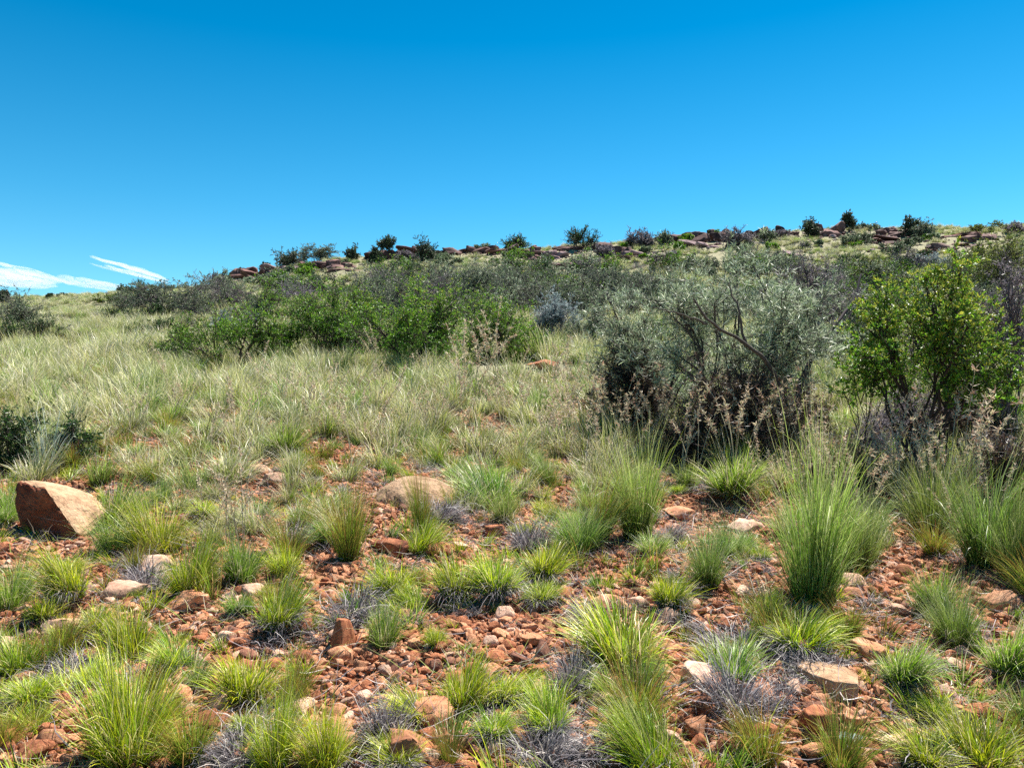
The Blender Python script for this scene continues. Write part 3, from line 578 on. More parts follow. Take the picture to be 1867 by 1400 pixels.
# ------------------------------------------------------------------ grass tussocks
GP = dict(
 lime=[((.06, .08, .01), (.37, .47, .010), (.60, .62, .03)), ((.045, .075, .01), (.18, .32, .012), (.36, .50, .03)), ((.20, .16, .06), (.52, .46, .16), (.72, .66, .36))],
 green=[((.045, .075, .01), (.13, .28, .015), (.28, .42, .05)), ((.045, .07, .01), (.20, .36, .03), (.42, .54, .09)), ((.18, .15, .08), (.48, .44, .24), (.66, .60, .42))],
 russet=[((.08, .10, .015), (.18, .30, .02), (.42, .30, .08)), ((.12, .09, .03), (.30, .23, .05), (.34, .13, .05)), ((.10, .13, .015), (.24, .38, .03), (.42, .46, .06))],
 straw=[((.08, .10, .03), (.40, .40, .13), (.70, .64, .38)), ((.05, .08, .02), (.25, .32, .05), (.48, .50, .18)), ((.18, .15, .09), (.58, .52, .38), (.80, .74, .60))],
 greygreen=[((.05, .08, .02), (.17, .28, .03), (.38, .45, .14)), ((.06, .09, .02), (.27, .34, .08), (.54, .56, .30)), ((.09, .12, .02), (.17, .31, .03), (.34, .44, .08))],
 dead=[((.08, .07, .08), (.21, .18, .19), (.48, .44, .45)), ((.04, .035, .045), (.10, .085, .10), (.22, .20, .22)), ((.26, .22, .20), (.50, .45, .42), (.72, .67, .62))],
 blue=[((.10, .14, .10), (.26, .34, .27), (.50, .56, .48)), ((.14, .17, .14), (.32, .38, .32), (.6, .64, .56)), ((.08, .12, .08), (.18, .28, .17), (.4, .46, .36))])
def tuss(seed, pal, n, h, r0, lean, kap, wd, pp=(.40, .36, .24), m=6, jit=0., minh=.45, mat=None, name='blades'):
    g = np.random.default_rng(seed)
    cl = g.uniform(0, 2 * np.pi, 14); ph = cl[g.integers(0, 14, n)] + g.normal(size=n) * .45; rb = r0 * np.sqrt(g.random(n)); ba = ph + g.normal(size=n) * .7
    base = np.stack([rb * np.cos(ba), rb * np.sin(ba), -.01 + 0 * rb], 1)
    th = g.uniform(lean[0], lean[1], n) ** 1.0 * (.35 + .65 * rb / r0); kp = g.uniform(kap[0], kap[1], n); brk = g.random(n) < .10; kp = np.where(brk, g.uniform(1.2, 2.6, n), kp)
    ln = h * (minh + (1.12 - minh) * g.random(n) ** 1.5) * (1 + .22 * np.cos(ph - cl[0])) * (.8 + .4 * g.random(14))[(ph * 2.2).astype(int) % 14]; t = np.linspace(0, 1, m)
    ang = th[:, None] + kp[:, None] * t[None] ** 1.6
    dz = np.cos(ang); dh = np.sin(ang); step = (ln / (m - 1))[:, None]
    phs = ph[:, None] + np.cumsum(g.normal(size=(n, m)) * jit, 1)
    P = np.zeros((n, m, 3)); d = np.stack([dh * np.cos(phs), dh * np.sin(phs), dz], 2) * step[..., None]
    P[:, 1:] = np.cumsum(d[:, :-1], 1); P += base[:, None]; wnd = g.normal(size=2) * .08; P[..., :2] += (t[None, :, None] ** 2 * ln[:, None, None]) * wnd
    P[..., 2] = np.maximum(P[..., 2], .004 + .02 * g.random((n, 1))) if 1.2 < lean[1] < 1.7 else P[..., 2]
    W = wd * .5 * g.uniform(.6, 1.4, (n, 1)) * (1 - t[None] ** 1.8) ** .8 + wd * .04
    sa = ph + np.pi / 2 + g.normal(size=n) * .8
    side = np.stack([np.cos(sa), np.sin(sa), g.normal(size=n) * .25], 1); side = nrm(side)
    V, Fa = ribbons(P, W, side)
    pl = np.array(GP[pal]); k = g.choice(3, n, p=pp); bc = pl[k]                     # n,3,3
    tt = t[None, :, None]; c = np.where(tt < .45, bc[:, None, 0] + (bc[:, None, 1] - bc[:, None, 0]) * tt / .45, bc[:, None, 1] + (bc[:, None, 2] - bc[:, None, 1]) * (tt - .45) / .55)  # roots dark: shade inside the tuft painted into the colour, besides dead thatch
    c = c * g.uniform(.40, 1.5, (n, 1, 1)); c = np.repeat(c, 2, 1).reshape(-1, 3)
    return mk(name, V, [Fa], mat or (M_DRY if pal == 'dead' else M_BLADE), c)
def skirt(seed, h=.15, r=.07): return tuss(seed, 'dead', 700, h, r, (1.3, 1.75), (.5, 1.3), .0034, (.30, .58, .12), 5, .10, name='dead_base')
# kind: (variants, nominal height, nominal width)
TK = {}
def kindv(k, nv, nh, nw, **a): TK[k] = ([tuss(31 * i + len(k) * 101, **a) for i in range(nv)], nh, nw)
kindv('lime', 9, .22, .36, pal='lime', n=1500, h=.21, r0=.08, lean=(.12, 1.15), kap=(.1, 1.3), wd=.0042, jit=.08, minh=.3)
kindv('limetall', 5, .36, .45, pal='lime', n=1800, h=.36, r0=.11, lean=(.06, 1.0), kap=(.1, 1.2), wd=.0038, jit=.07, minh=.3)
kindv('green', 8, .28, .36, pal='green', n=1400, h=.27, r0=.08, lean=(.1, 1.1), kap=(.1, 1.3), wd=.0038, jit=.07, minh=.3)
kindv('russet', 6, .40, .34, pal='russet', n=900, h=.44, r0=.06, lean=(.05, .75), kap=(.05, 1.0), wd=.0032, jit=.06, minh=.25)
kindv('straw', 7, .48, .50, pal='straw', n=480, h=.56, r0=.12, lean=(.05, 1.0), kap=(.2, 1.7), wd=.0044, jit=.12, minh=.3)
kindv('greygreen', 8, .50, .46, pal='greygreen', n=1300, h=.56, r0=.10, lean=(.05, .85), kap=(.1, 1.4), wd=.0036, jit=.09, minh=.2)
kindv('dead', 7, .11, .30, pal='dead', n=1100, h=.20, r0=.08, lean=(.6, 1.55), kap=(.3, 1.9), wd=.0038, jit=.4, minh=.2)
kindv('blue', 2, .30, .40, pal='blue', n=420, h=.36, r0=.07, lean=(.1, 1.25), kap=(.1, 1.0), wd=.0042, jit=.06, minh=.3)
for k_, (v_, a_, b_) in TK.items():          # true height and width of each kind
    q = np.concatenate([np.array([x.co[:] for x in m_.vertices]) for m_ in v_]); TK[k_] = (v_, float(np.percentile(q[:, 2], 98.5)), float(2 * np.percentile(np.hypot(q[:, 0], q[:, 1]), 93)))
SK = [skirt(700 + i) for i in range(3)]
DESC = dict(lime='lime green tussock', limetall='tall lime tussock', green='fresh green tussock', russet='russet tipped tussock', straw='straw coloured tussock', greygreen='grey green tussock', dead='dead grey tuft', blue='silver blue tuft')
NAME = dict(dead='dead_tuft', blue='silver_tuft')
placed = []
tr_ = random.Random(4)
def tussock(k, px, py, w_=None, h_=None, label=None, lm=None, sk=False, size=None, s0=1.0):
    p = at(px, py); s = p.y / F; vs_, nh, nw = TK[k]; me = tr_.choice(vs_)
    sz = {'greygreen': 1.0, 'russet': .95, 'blue': 1.0}.get(k, .72) * h_ * s / nh if h_ else s0 * .8; sx = .88 * w_ * s / nw if w_ else s0 * tr_.uniform(.8, 1.15)
    nm = NAME.get(k, 'grass_tussock')
    if sk:
        o = link(nm, None); b_ = link('blades', me, o); b_.location = (0, 0, .05); d_ = link('dead_base', tr_.choice(SK), o); d_.scale = (1.0, 1.0, 1.0); d_.location = (0, 0, .075)
    else: o = link(nm, me)
    o.location = p; o.scale = (sx, sx, sz); o.rotation_euler = (tr_.uniform(-.08, .08), tr_.uniform(-.08, .08), tr_.uniform(0, 6.28))
    sd_ = 'small ' if sx < .75 else 'broad ' if sx > 1.25 else ''
    reg(o, label, 'dead grass' if k == 'dead' else 'grass tussock', 'dead grass tufts on the slope' if k == 'dead' else 'grass tussocks on the slope', lm, sd_ + DESC[k])
    placed.append((p.x, p.y, nw * sx * .5)); return o
HT = [
 ('lime', 845, 1290, 125, 120, 'neat round lime tussock standing alone on red pebbles', 'the neat round lime tussock', 0),
 ('lime', 992, 1068, 110, 80, 'round lime tussock on a blackish dead base', 'the dark based lime tussock', 1),
 ('lime', 505, 1160, 115, 95, 'lime tussock with dark base beside rounded red rock', 'the lime tussock by red rock', 1),
 ('lime', 450, 1275, 150, 110, 'lime tussock with blades swept sideways above grey litter', 'the swept lime tussock', 0),
 ('limetall', 235, 1385, 215, 240, 'biggest lime tussock filling the lower left corner', 'the biggest lime tussock', 0),
 ('limetall', 590, 1400, 140, 170, 'tall lime tussock left of the dead grey cone', None, 0),
 ('limetall', 500, 1400, 120, 200, 'stalky lime tussock between the biggest one and the grey cone', None, 0),
 ('limetall', 345, 1085, 120, 160, 'tall lime tussock below the tall grass right of the boulder', 'the tall lime tussock', 0),
 ('limetall', 290, 1010, 150, 130, 'spreading lime tussock right of the big boulder', 'the spreading lime tussock', 0),
 ('green', 205, 960, 120, 110, 'green tussock touching the right side of the big boulder', None, 0),
 ('lime', 130, 1110, 100, 110, 'upright lime tussock just below the big boulder', 'the upright lime tussock', 1),
 ('green', 20, 1115, 90, 110, 'fresh green tussock at the left edge below the boulder', None, 0),
 ('lime', 35, 1225, 110, 90, 'yellowish tussock at the left edge lower down', None, 0),
 ('green', 15, 940, 80, 80, 'green tussock at the left edge behind the boulder', None, 0),
 ('lime', 240, 1200, 120, 110, 'lime tussock just behind the biggest lime tussock', None, 0),
 ('lime', 1135, 1205, 200, 130, 'broad lime tussock above the dead grass clump', 'the broad lime tussock', 0),
 ('russet', 1160, 1320, 190, 150, 'orange tinged tussock in the bottom middle', 'the orange tinged tussock', 0),
 ('lime', 1000, 1345, 110, 80, 'lime tussock crowning a dark dead base at the bottom', None, 1),
 ('lime', 715, 1085, 110, 70, 'low lime tussock right of the pebble gap', None, 0),
 ('lime', 830, 1105, 110, 90, 'left half of the double lime tussock', 'the double lime tussock', 1), ('lime', 905, 1100, 120, 95, 'right half of the double lime tussock', None, 1),
 ('russet', 635, 1025, 110, 180, 'tall russet tussock with upright brown tips', 'the tall russet tussock', 0),
 ('lime', 765, 1010, 90, 80, 'yellow green tussock below the domed boulder', None, 0), ('russet', 770, 985, 70, 150, 'thin upright russet tussock before the domed boulder', None, 0),
 ('green', 895, 925, 150, 100, 'deep green tussock right of the domed boulder', 'the deep green tussock', 0),
 ('green', 522, 838, 120, 80, 'bright green tussock on a dark base upper left', 'the bright green tussock', 1),
 ('green', 1332, 915, 140, 100, 'bright green tussock above the stony patch', 'the green tussock above the stony patch', 1),
 ('greygreen', 1480, 1105, 200, 290, 'tallest grey green tussock on the right', 'the tallest grey green tussock', 0), ('greygreen', 1560, 1050, 110, 170, 'grey green tussock joined to the right of the tallest one', None, 0),
 ('lime', 1455, 1195, 140, 80, 'lime tussock on a wide grey dead skirt', 'the lime tussock on a grey skirt', 1), ('lime', 1398, 1135, 66, 80, 'small upright lime tussock left of the tallest one', None, 0),
 ('green', 1705, 1120, 110, 120, 'fresh green tussock right of the pebble gully', 'the green tussock by the gully', 0),
 ('green', 1645, 1260, 130, 110, 'green tussock with a splayed silver grey skirt', 'the silver skirted tussock', 1),
 ('greygreen', 1800, 1035, 190, 200, 'dark tall grass clump at the right below the shrubs', 'the dark grass clump', 0), ('greygreen', 1700, 985, 150, 170, 'tall grass clump left of the dark one on the right', None, 0), ('greygreen', 1850, 1060, 120, 170, 'tall grass clump cut by the right edge', None, 0),
 ('lime', 1218, 1118, 90, 80, 'lime tussock rooted behind the rounded pale stone', None, 1), ('greygreen', 1160, 985, 130, 190, 'tall olive tussock left of the stony patch', 'the tall olive tussock', 0), ('russet', 1090, 985, 120, 130, 'reddish tussock left of the tall olive one', None, 0),
 ('greygreen', 1290, 1070, 120, 110, 'spiky grey green plant below the stony patch', 'the spiky grey green plant', 0), ('lime', 520, 1050, 80, 70, 'small lime tussock left of the tall russet one', None, 0), ('green', 440, 1062, 100, 110, 'olive tussock in the lower left middle', None, 0),
 ('lime', 792, 1178, 54, 50, 'tiny lime tuft alone on pebbles', None, 0), ('green', 700, 1180, 80, 100, 'dark leafy herb like tussock beside grey litter', None, 0), ('green', 1340, 1235, 120, 70, 'green tuft rising out of grey dead grass', None, 0),
 ('lime', 1790, 1395, 190, 110, 'lime tussock in the lower right corner', 'the lower right lime tussock', 0), ('green', 1840, 1230, 140, 130, 'dark green tussock at the right edge', None, 0), ('greygreen', 1740, 1180, 120, 120, 'brownish stalky tussock right of the gully', None, 0),
 ('limetall', 1190, 1400, 170, 150, 'lime tussock at the bottom edge right of centre', None, 0), ('russet', 820, 1398, 70, 80, 'small russet tuft at the bottom in front of the broad orange rock', 'the small russet tuft', 0), ('russet', 1390, 1400, 140, 130, 'brown tipped tussock at the bottom edge before the large grey mound', None, 0), ('lime', 60, 1330, 100, 60, 'low lime tussock near the lower left corner', None, 0),
 ('dead', 965, 1003, 110, 70, 'leaning bundle of dead grey grass below the deep green tussock', 'the leaning dead bundle', 0), ('dead', 702, 1345, 130, 100, 'dead grey cone of matted grass', 'the dead grey cone', 0), ('dead', 1045, 1268, 110, 100, 'blackish dead grass clump under the broad lime tussock', 'the dead grass clump', 0),
 ('dead', 985, 1399, 140, 90, 'dark dead base spreading at the bottom edge', None, 0), ('dead', 640, 1135, 150, 70, 'grey litter mat left of the dark herb', 'the grey litter mat', 0), ('dead', 430, 1385, 150, 80, 'grey dead mat between the lime tussocks at the bottom', None, 0), ('dead', 262, 1075, 120, 60, 'grey dead tuft above the pale flat rock', None, 0),
 ('dead', 130, 1240, 150, 50, 'grey dead mat near the left edge', None, 0), ('dead', 1335, 1190, 170, 50, 'silvery dead mat below the pebbles', 'the silvery dead mat', 0), ('dead', 1345, 1300, 170, 110, 'large grey dead mound in the lower right middle', 'the large grey mound', 0), ('dead', 540, 988, 90, 40, 'grey dead tuft left of the tall russet tussock', None, 0),
 ('dead', 805, 948, 120, 60, 'grey dead brush in front of the domed boulder', None, 0), ('dead', 1480, 1225, 150, 60, 'grey skirt of dead grass in front of the lime tussock', None, 0), ('dead', 1410, 1290, 110, 80, 'grey dead tuft left of the smooth tan slab', None, 0), ('dead', 1220, 985, 90, 40, 'grey dead tuft at the foot of the tall olive tussock', None, 0),
 ('blue', 85, 865, 120, 110, 'silver blue tuft between two dark shrubs', 'the silver blue tuft', 0), ('blue', 1750, 1150, 60, 60, 'small silver tuft right of the gully', None, 0),
]
for (k, px, py, w_, h_, lab, lm, sk_) in HT: tussock(k, px, py, w_, h_, lab, lm, bool(sk_))
BARE = [(1300, 945, 110, 48), (700, 1210, 140, 60), (1655, 1080, 50, 110), (1345, 1115, 60, 32), (960, 1185, 100, 70), (1540, 1290, 80, 80), (590, 1070, 60, 40), (80, 1010, 90, 26), (1800, 1070, 90, 30),
        (640, 1300, 90, 60), (890, 1390, 60, 40), (480, 880, 50, 40), (1570, 930, 60, 30), (330, 1120, 80, 30), (750, 915, 80, 40), (110, 940, 90, 60), (700, 1010, 60, 24), (60, 1380, 60, 30)]
def bare(q): return any(((q[0] - a) / c) ** 2 + ((q[1] - b) / d) ** 2 < 1 for a, b, c, d in BARE)
n = 0; tries = 0
while n < 150 and tries < 6000:
    tries += 1
    px = tr_.uniform(-30, 1900); py = 780 + 640 * tr_.random() ** 1.1
    if bare((px, py)) or bare((px, py - 20)): continue
    p = at(px, py); nz = float(vnoise(p.x * .8, p.y * .8, 21))
    if any((p.x - a) ** 2 + (p.y - b) ** 2 < (.55 * (c + .13)) ** 2 for a, b, c in placed): continue
    if py > 1040: k = tr_.choices(['lime', 'green', 'russet', 'dead', 'greygreen'], [5, 2.5, 2, 3.2, 1])[0]; s0 = tr_.uniform(.35, .75)
    elif py > 900: k = tr_.choices(['lime', 'green', 'russet', 'straw', 'greygreen', 'dead'], [2, 3, 3, 2, 3, 2])[0]; s0 = tr_.uniform(.42, .8)
    else: k = tr_.choices(['green', 'straw', 'greygreen', 'russet', 'dead'], [3, 4, 3, 1.4, .6])[0]; s0 = tr_.uniform(.5, .85)
    tussock(k, px, py, s0=s0, sk=(k in ('lime', 'green') and tr_.random() < .75)); n += 1

# seeding grass: tall stalks with ragged tan heads
def seedgrass(seed, nst=5, h=.9, nb=40):
    g = np.random.default_rng(seed); m = 10; t = np.linspace(0, 1, m)
    ph = g.uniform(0, 6.28, nst); th = g.uniform(.03, .32, nst); kp = g.uniform(.1, .9, nst); ln = h * g.uniform(.6, 1.1, nst)
    ang = th[:, None] + kp[:, None] * t[None] ** 2.2
    d = np.stack([np.sin(ang) * np.cos(ph)[:, None], np.sin(ang) * np.sin(ph)[:, None], np.cos(ang)], 2) * (ln / (m - 1))[:, None, None]
    P = np.zeros((nst, m, 3)); P[:, 1:] = np.cumsum(d[:, :-1], 1); P[:, :, :2] += g.normal(size=(nst, 1, 2)) * .03; P[..., 2] -= .01
    V, Fa = tubes(P, .0042 * np.linspace(1, .5, m)[None] * np.ones((nst, 1)), 3)
    c = np.repeat(np.array([[.52, .45, .30]]), len(V), 0) * g.uniform(.7, 1.2, (len(V), 1))
    # spikelets in whorls along the top third
    pos, dr = [], []
    for i in range(nst):
        for w_ in np.arange(.66, 1.0, .055):
            f = w_ * (m - 1); j = int(f); q = P[i, j] + (P[i, min(j + 1, m - 1)] - P[i, j]) * (f - j)
            if g.random() < .2: continue
            k = g.integers(7, 15); pos.append(np.repeat(q[None], k, 0) + g.normal(size=(k, 3)) * .006); dr.append(nrm(g.normal(size=(k, 3)) + nrm(d[i, j])[None] * .6))
    pos = np.concatenate(pos); dr = np.concatenate(dr); k = len(pos); l = g.uniform(.02, .055, k)[:, None]; wd = g.uniform(.003, .006, k)[:, None]
    side = nrm(np.cross(dr, g.normal(size=(k, 3))))
    V2 = np.stack([pos, pos + dr * l * .4 - side * wd, pos + dr * l, pos + dr * l * .4 + side * wd], 1).reshape(-1, 3)
    ix = np.arange(k * 4).reshape(-1, 4) + len(V)
    c2 = np.array([[.60, .46, .32], [.70, .58, .44], [.48, .28, .20], [.62, .56, .32]])[g.integers(0, 4, k)] * g.uniform(.8, 1.15, (k, 1))
    stalk = mk('stalks', V, [Fa], M_DRY, c); ixh = np.arange(k * 4).reshape(-1, 4)
    head = mk('seed_sprays', V2, [np.concatenate([ixh[:, [0, 1, 2]], ixh[:, [0, 2, 3]]])], M_DRY, np.repeat(c2, 4, 0))
    return stalk, head
SG = [seedgrass(40 + i, nst=3 + i % 4, h=.8 + .1 * (i % 3)) for i in range(6)]
SGP = [(685, 760, 110), (720, 740, 90), (845, 735, 130), (875, 745, 150), (915, 780, 90), (1000, 735, 100), (1130, 800, 130), (1175, 790, 110), (1090, 770, 100), (1110, 820, 150), (1240, 870, 160), (1205, 850, 120), (1285, 855, 140),
       (1340, 880, 170), (1365, 860, 130), (1420, 850, 170), (1400, 800, 120), (1470, 860, 150), (1545, 960, 130), (1580, 985, 150), (1640, 920, 170), (1690, 930, 160), (1720, 950, 150), (1755, 960, 220), (1790, 980, 160), (1825, 960, 180), (1860, 940, 150),
       (560, 770, 90), (600, 800, 110), (640, 850, 120), (520, 760, 80), (480, 760, 70), (430, 830, 120), (945, 800, 110), (1050, 850, 120), (985, 850, 100), (800, 790, 90), (755, 800, 90), (400, 740, 60), (330, 770, 80), (250, 800, 80), (150, 770, 70), (60, 720, 60), (120, 740, 50),
       (1030, 780, 90), (1075, 840, 110), (1150, 860, 120), (1310, 800, 100), (1500, 900, 140), (1600, 900, 130), (1385, 935, 120), (425, 1010, 160), (700, 850, 90), (580, 700, 50), (650, 705, 55), (770, 705, 60), (950, 720, 70), (1045, 730, 80)]
rs = random.Random(6); SGP = SGP + [(a + rs.uniform(-60, 60), b + rs.uniform(-45, 35), c * rs.uniform(.6, 1.1)) for (a, b, c) in SGP + SGP]
for i, (px, py, h_) in enumerate(SGP):
    p = at(px, py); st, hd = SG[i % 6]; o = link('seeding_stalk_clump', None); link('stalks', st, o); link('seed_sprays', hd, o)
    s0 = h_ * p.y / F / .8; o.location = p; o.scale = (s0, s0, s0); o.rotation_euler = (0, 0, i * 1.7)
    reg(o, None, 'seeding grass', 'seeding grass stalks with ragged tan heads', None, ('tall' if h_ > 120 else 'short' if h_ < 75 else 'ragged') + ' seeding stalks')

# individual loose stones
cs = ['rust red', 'orange tan', 'pale buff', 'dark brown']; n = 0; tries = 0; st_pl = []
while n < 262 and tries < 9000:
    tries += 1
    px = tr_.uniform(-20, 1890); py = 870 + 530 * tr_.random() ** .75; inb = bare((px, py))
    if not inb and tr_.random() < .55: continue
    p = at(px, py)
    if ((px - 110) / 100) ** 2 + ((py - 940) / 60) ** 2 < 1 or ((px - 1535) / 70) ** 2 + ((py - 1258) / 40) ** 2 < 1: continue
    w_ = min(.13, .066 * math.exp(abs(tr_.gauss(0, .38))))
    if any((p.x - a) ** 2 + (p.y - b) ** 2 < (.5 * (c + w_)) ** 2 for a, b, c in st_pl): continue
    cn = tr_.choices(cs, [4, 5, 2.6, 1.1])[0]; st_pl.append((p.x, p.y, w_))
    o = stone_at(px, py, w_ * F / p.y, w_ * tr_.uniform(.4, .6) * F / p.y, cn, seed=n, group='loose stones lying on the red soil', tilt=.35, desc=('large ' if w_ > .10 else 'small ' if w_ < .075 else '') + cn.replace('rust red', 'red').replace('orange tan', 'tan').replace('pale buff', 'pale').replace('dark brown', 'brown') + ' stone', sink=.12); n += 1

# ------------------------------------------------------------------ labels found from the surroundings
def direction(dx, dy):
    if abs(dx) > abs(dy) * 1.3: return 'left of' if dx < 0 else 'right of'
    return 'in front of' if dy > 0 else 'behind'
grp = {}
for (o, px, py, desc) in AUTO:
    k = min(range(len(LM)), key=lambda i: (LM[i][0] - px) ** 2 + (1.4 * (LM[i][1] - py)) ** 2)
    a = LM[k]; grp.setdefault((desc, direction(px - a[0], py - a[1]), a[2]), []).append(((a[0] - px) ** 2 + (a[1] - py) ** 2, o))
for (desc, dr, ph), it in grp.items():
    it.sort(key=lambda a: a[0])
    for i, (_, o) in enumerate(it):
        o['label'] = f'{desc} {dr} {ph}' if len(it) == 1 else f'{desc} {dr} {ph}, {"" if i == 0 else ORD[i] + " "}nearest'

# ------------------------------------------------------------------ ground cover (uncountable): grass, gravel, litter
def scatter(name, P, rot, scl, idx, protos):
    c = bpy.data.collections.new(name + '_kinds')
    for i, me in enumerate(protos):
        o = bpy.data.objects.new(f'{name}_kind_{i:02d}', me); c.objects.link(o)
    me = bpy.data.meshes.new(name); me.vertices.add(len(P)); me.vertices.foreach_set('co', np.asarray(P, np.float32).ravel())
    a = me.attributes.new('rot', 'FLOAT_VECTOR', 'POINT'); a.data.foreach_set('vector', np.asarray(rot, np.float32).ravel())
    a = me.attributes.new('scl', 'FLOAT_VECTOR', 'POINT'); a.data.foreach_set('vector', np.asarray(scl, np.float32).ravel())
    a = me.attributes.new('idx', 'INT', 'POINT'); a.data.foreach_set('value', np.asarray(idx, np.int32))
    o = link(name, me); o['kind'] = 'stuff'
    ng = bpy.data.node_groups.new(name, 'GeometryNodeTree')
    ng.interface.new_socket('Geometry', in_out='INPUT', socket_type='NodeSocketGeometry'); ng.interface.new_socket('Geometry', in_out='OUTPUT', socket_type='NodeSocketGeometry')
    gi = N(ng, 'NodeGroupInput'); go_ = N(ng, 'NodeGroupOutput'); ip = N(ng, 'GeometryNodeInstanceOnPoints'); ci = N(ng, 'GeometryNodeCollectionInfo')
    ci.inputs['Collection'].default_value = c; ci.inputs['Separate Children'].default_value = True; ci.inputs['Reset Children'].default_value = True
    def na(nm, ty):
        n_ = N(ng, 'GeometryNodeInputNamedAttribute', data_type=ty); n_.inputs['Name'].default_value = nm
        return next(s_ for s_ in n_.outputs if s_.enabled and s_.name == 'Attribute')
    L(ng, gi.outputs[0], ip.inputs['Points']); L(ng, ci.outputs[0], ip.inputs['Instance']); ip.inputs['Pick Instance'].default_value = True
    L(ng, na('idx', 'INT'), ip.inputs['Instance Index']); L(ng, na('rot', 'FLOAT_VECTOR'), ip.inputs['Rotation']); L(ng, na('scl', 'FLOAT_VECTOR'), ip.inputs['Scale'])
    L(ng, ip.outputs[0], go_.inputs[0])
    md = o.modifiers.new('scatter', 'NODES'); md.node_group = ng
    return o
g = np.random.default_rng(8)
def field(n, y0, y1, side=1.25, pw=1.0):
    """n random ground points in the widening wedge of slope between two distances"""
    Y = (y0 ** (pw + 1) + (y1 ** (pw + 1) - y0 ** (pw + 1)) * g.random(n)) ** (1 / (pw + 1))
    X = g.uniform(-1, 1, n) * (Y * .70 * side + 1.2)
    return X, Y
def pxa(X, Y):
    Z = H(X, Y); return 933.5 + F * X / Y, 700 - F * (Z - EYE) / Y
def barea(X, Y):
    a, b_ = pxa(X, Y); m = np.zeros(len(X), bool)
    for (cx, cy, rx, ry) in BARE: m |= ((a - cx) / rx) ** 2 + ((b_ - cy) / ry) ** 2 < 1
    return m
# gravel
X, Y = field(300000, 2.0, 13, 1.2, .25)
keep = (g.random(len(X)) < np.where(barea(X, Y), 1, .85 * np.clip(1.9 - Y / 7, .15, 1)))
X, Y = X[keep], Y[keep]; n = len(X)
sz = np.minimum(.020 * np.exp(np.abs(g.normal(size=n)) * .62), .08)
gv = [m_ for cn in cs for m_ in STV[cn][:4]]; idx = g.choice(16, n, p=np.repeat([.42, .40, .09, .09], 4) / 4)
P = np.stack([X, Y, H(X, Y) + sz * .12], 1)
gs = scatter('gravel', P, np.stack([g.normal(size=n) * .5, g.normal(size=n) * .5, g.uniform(0, 6.28, n)], 1), sz[:, None] * np.stack([np.ones(n), g.uniform(.7, 1, n), g.uniform(.6, 1.2, n)], 1), idx, gv)
gs['label'] = 'red and tan gravel covering the bare soil between the tussocks'
# grass
def small(seed, pal, n, h, r0, lean, kap, wd, **k): return tuss(seed, pal, n, h, r0, lean, kap, wd, **k)
near = [small(1, 'lime', 90, .12, .03, (.1, 1.1), (.1, .9), .004), small(2, 'green', 90, .13, .03, (.1, 1.0), (.1, .9), .004), small(3, 'dead', 160, .10, .05, (.6, 1.5), (.3, 1.8), .0035, jit=.3), small(4, 'russet', 60, .18, .03, (.05, .6), (.1, .9), .0035), small(5, 'dead', 120, .14, .06, (.9, 1.55), (.3, 1.5), .003, jit=.35)]
midp = [small(11, 'straw', 230, .50, .16, (.03, .7), (.1, 1.3), .0075, jit=.12), small(12, 'straw', 200, .42, .14, (.05, .9), (.2, 1.6), .0075, jit=.12), small(13, 'green', 260, .34, .13, (.05, .9), (.1, 1.0), .007), small(14, 'greygreen', 260, .42, .14, (.05, .8), (.1, 1.2), .007, jit=.08), small(15, 'green', 260, .26, .12, (.1, 1.1), (.1, 1.0), .007), small(16, 'russet', 160, .40, .12, (.05, .7), (.1, 1.1), .0065), small(17, 'dead', 220, .20, .12, (.3, 1.4), (.3, 1.6), .0045, jit=.3)]
farp = [small(21, 'straw', 260, .60, .34, (.05, .6), (.2, 1.3), .012, jit=.1), small(22, 'straw', 260, .50, .34, (.05, .7), (.2, 1.3), .012, jit=.1), small(23, 'greygreen', 260, .50, .34, (.05, .7), (.2, 1.2), .012), small(24, 'green', 240, .42, .34, (.05, .8), (.1, 1.1), .012), small(25, 'dead', 200, .40, .34, (.1, 1.0), (.2, 1.2), .010), small(26, 'straw', 300, .34, .38, (.05, .9), (.2, 1.3), .011, pp=(.3, .1, .6))]
allp = near + midp + farp; a0, a1, a2 = 0, len(near), len(near) + len(midp)
Ps, Rs, Ss, Is = [], [], [], []
def addg(X, Y, idx, s_):
    n = len(X); Ps.append(np.stack([X, Y, H(X, Y)], 1)); Rs.append(np.stack([g.normal(size=n) * .1, g.normal(size=n) * .1, g.uniform(0, 6.28, n)], 1)); Ss.append(np.stack([s_, s_, s_ * g.uniform(.8, 1.2, n)], 1)); Is.append(idx)
X, Y = field(1900, 2.0, 7.5, 1.2, .6); k = ~barea(X, Y) & (g.random(len(X)) < .8) | (g.random(len(X)) < .12); X, Y = X[k], Y[k]
addg(X, Y, a0 + g.choice(5, len(X), p=[.27, .2, .24, .08, .21]), g.uniform(.5, 1.25, len(X)))
X, Y = field(6800, 4.8, 24, 1.2, .55)
nz = vnoise(X * .5, Y * .5, 31); nz2 = vnoise(X * .25 + 9, Y * .25, 32)
k = (g.random(len(X)) < np.clip((Y - 4.6) / 2.8, .05, 1)) & ~(barea(X, Y) & (Y < 9)) & (nz > np.where(Y < 13, .17, .27))
X, Y, nz, nz2 = X[k], Y[k], nz[k], nz2[k]
pa = np.array([.24, .18, .17, .09, .15, .10, .07]); pb = np.array([.34, .26, .05, .13, .04, .09, .09])
wgt = np.clip((Y - 8) / 8 + nz2 - .5, 0, 1)[:, None]; pr = np.cumsum(pa * (1 - wgt) + pb * wgt, 1); idx = (g.random(len(X))[:, None] > pr / pr[:, -1:]).sum(1)
addg(X, Y, a1 + idx, g.uniform(.42, 1.15, len(X)) * (.5 + .45 * np.clip((Y - 5) / 6, 0, 1)))
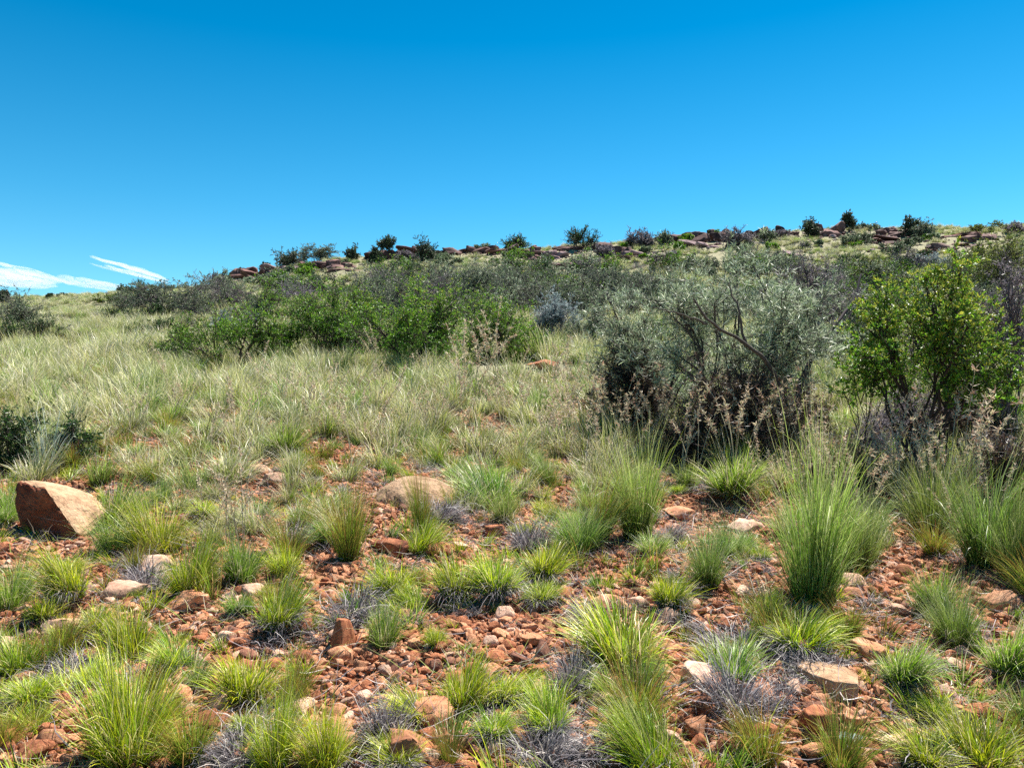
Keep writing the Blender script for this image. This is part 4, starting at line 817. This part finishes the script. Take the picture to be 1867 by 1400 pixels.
X, Y = field(21000, 17, CREST + 3, 1.2, .8); nz = vnoise(X * .22, Y * .22, 33); az_ = X / Y
k = (nz > .20); X, Y, nz, az_ = X[k], Y[k], nz[k], az_[k]
pa = np.array([.20, .20, .2, .12, .18, .10]); pb = np.array([.30, .24, .12, .08, .12, .14])
wgt = np.clip(nz * 1.6 - .4, 0, 1)[:, None]; pr = np.cumsum(pa * (1 - wgt) + pb * wgt, 1); idx = (g.random(len(X))[:, None] > pr / pr[:, -1:]).sum(1)
ok_ = np.ones(len(X), bool)
for (rx, ry, rr2) in ROCKS: ok_ &= ~((np.abs(X - rx) < rr2 * .7) & (Y < ry + rr2 * .5) & (Y > ry - rr2 * .5 - .9))
addg(X[ok_], Y[ok_], a2 + idx[ok_], g.uniform(.5, 1.05, ok_.sum()) * np.interp(Y[ok_], [17, 30, 45, 70], [1, .9, .62, .5]))
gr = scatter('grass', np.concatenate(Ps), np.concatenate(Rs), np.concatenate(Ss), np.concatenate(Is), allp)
gr['label'] = 'pale green and straw grass covering the whole slope'
# rubble around the outcrops
q = np.array(ROCKS); n = 2600; i_ = g.integers(0, len(q), n); X = q[i_, 0] + g.normal(size=n) * 1.6; Y = q[i_, 1] - np.abs(g.normal(size=n)) * 2.2; sz = .10 * np.exp(np.abs(g.normal(size=n)) * .6)
rb = scatter('rubble', np.stack([X, Y, H(X, Y) + sz * .2], 1), np.stack([g.normal(size=n) * .3, g.normal(size=n) * .3, g.uniform(0, 6.28, n)], 1), np.stack([sz, sz, sz * 1.2], 1), g.integers(0, 11, n), RV + RVP)
rb['label'] = 'broken rubble spilling below the ridge outcrops'
# dry litter: loose dead blades lying between the stones
lt = [tuss(61 + i, 'dead' if i else 'straw', 10, .22, .10, (1.35, 1.56), (-.05, .1), .003, jit=.25, name='litter', mat=M_DRY) for i in range(3)]
X, Y = field(3200, 2.0, 11, 1.2, .5); n = len(X)
li = scatter('dry_litter', np.stack([X, Y, H(X, Y) + .012], 1), np.stack([np.zeros(n), np.zeros(n), g.uniform(0, 6.28, n)], 1), np.repeat(g.uniform(.6, 1.6, (n, 1)), 3, 1), g.integers(0, 3, n), lt)
li['label'] = 'loose dead grass blades strewn over the stones'

# ------------------------------------------------------------------ clouds, far beyond the hill
cm, t = newmat('cloud_white')
pv = N(t, 'ShaderNodeVolumePrincipled'); pv.inputs['Color'].default_value = (.98, .98, .98, 1); pv.inputs['Density'].default_value = .0065; pv.inputs['Anisotropy'].default_value = .35
o = N(t, 'ShaderNodeOutputMaterial'); L(t, pv.outputs[0], o.inputs['Volume'])
SC.cycles.volume_bounces = 3
def cloud(streaks, label, seed):
    D = 3000.; V, Fs, cl_, off = [], [], [], 0; g = np.random.default_rng(seed)
    for (x0, y0, x1, y1, th) in streaks:
        V0, F0 = ICO4; a = ray(x0, y0, D); b_ = ray(x1, y1, D); ax = np.array((b_ - a)[:]) / 2; c = np.array(((a + b_) / 2)[:]); th_ = th * .6 * D / F
        u = V0[:, :1]; wob = (vnoise(V0[:, 0] * 3 + seed, V0[:, 1] * 3, 41) - .5) * .7 + (vnoise(V0[:, 0] * 9 + seed, V0[:, 1] * 9 + V0[:, 2] * 6, 42) - .5) * .5
        q = c + u * ax[None] + V0[:, 1:2] * np.array([[0, 160., 0]]) + (V0[:, 2:3] + wob[:, None] * 1.5) * np.array([[0, 0, th_]]) * (1 - .35 * u)
        V.append(q); Fs.append(F0 + off); off += len(q); al = np.clip(.55 + .9 * (vnoise(V0[:, 0] * 6 + seed, V0[:, 2] * 5, 43)), 0, 1) * np.clip((1 - np.abs(u[:, 0])) * 3.5, 0, 1); cl_.append(np.repeat(al[:, None], 3, 1))
    o = link('cloud', mk('cloud', np.concatenate(V), [np.concatenate(Fs)], cm, np.concatenate(cl_), smooth=True)); o['category'] = 'cloud'; o['label'] = label; o['group'] = 'small white clouds low in the sky'
cloud([(-60, 500, 56, 494, 11), (10, 482, 76, 500, 6), (44, 494, 124, 517, 7), (-60, 514, 96, 519, 8), (-10, 504, 96, 512, 9)], 'largest white cloud, cut by the left edge', 1)
cloud([(128, 511, 184, 515, 7), (156, 514, 216, 521, 7), (140, 520, 204, 525, 4)], 'flat low white cloud between the other two', 2)
cloud([(184, 474, 240, 489, 5), (188, 489, 226, 495, 2), (212, 490, 262, 505, 5), (228, 484, 296, 509, 7), (240, 500, 294, 512, 4)], 'slanting wispy white cloud closest to the hill', 3)
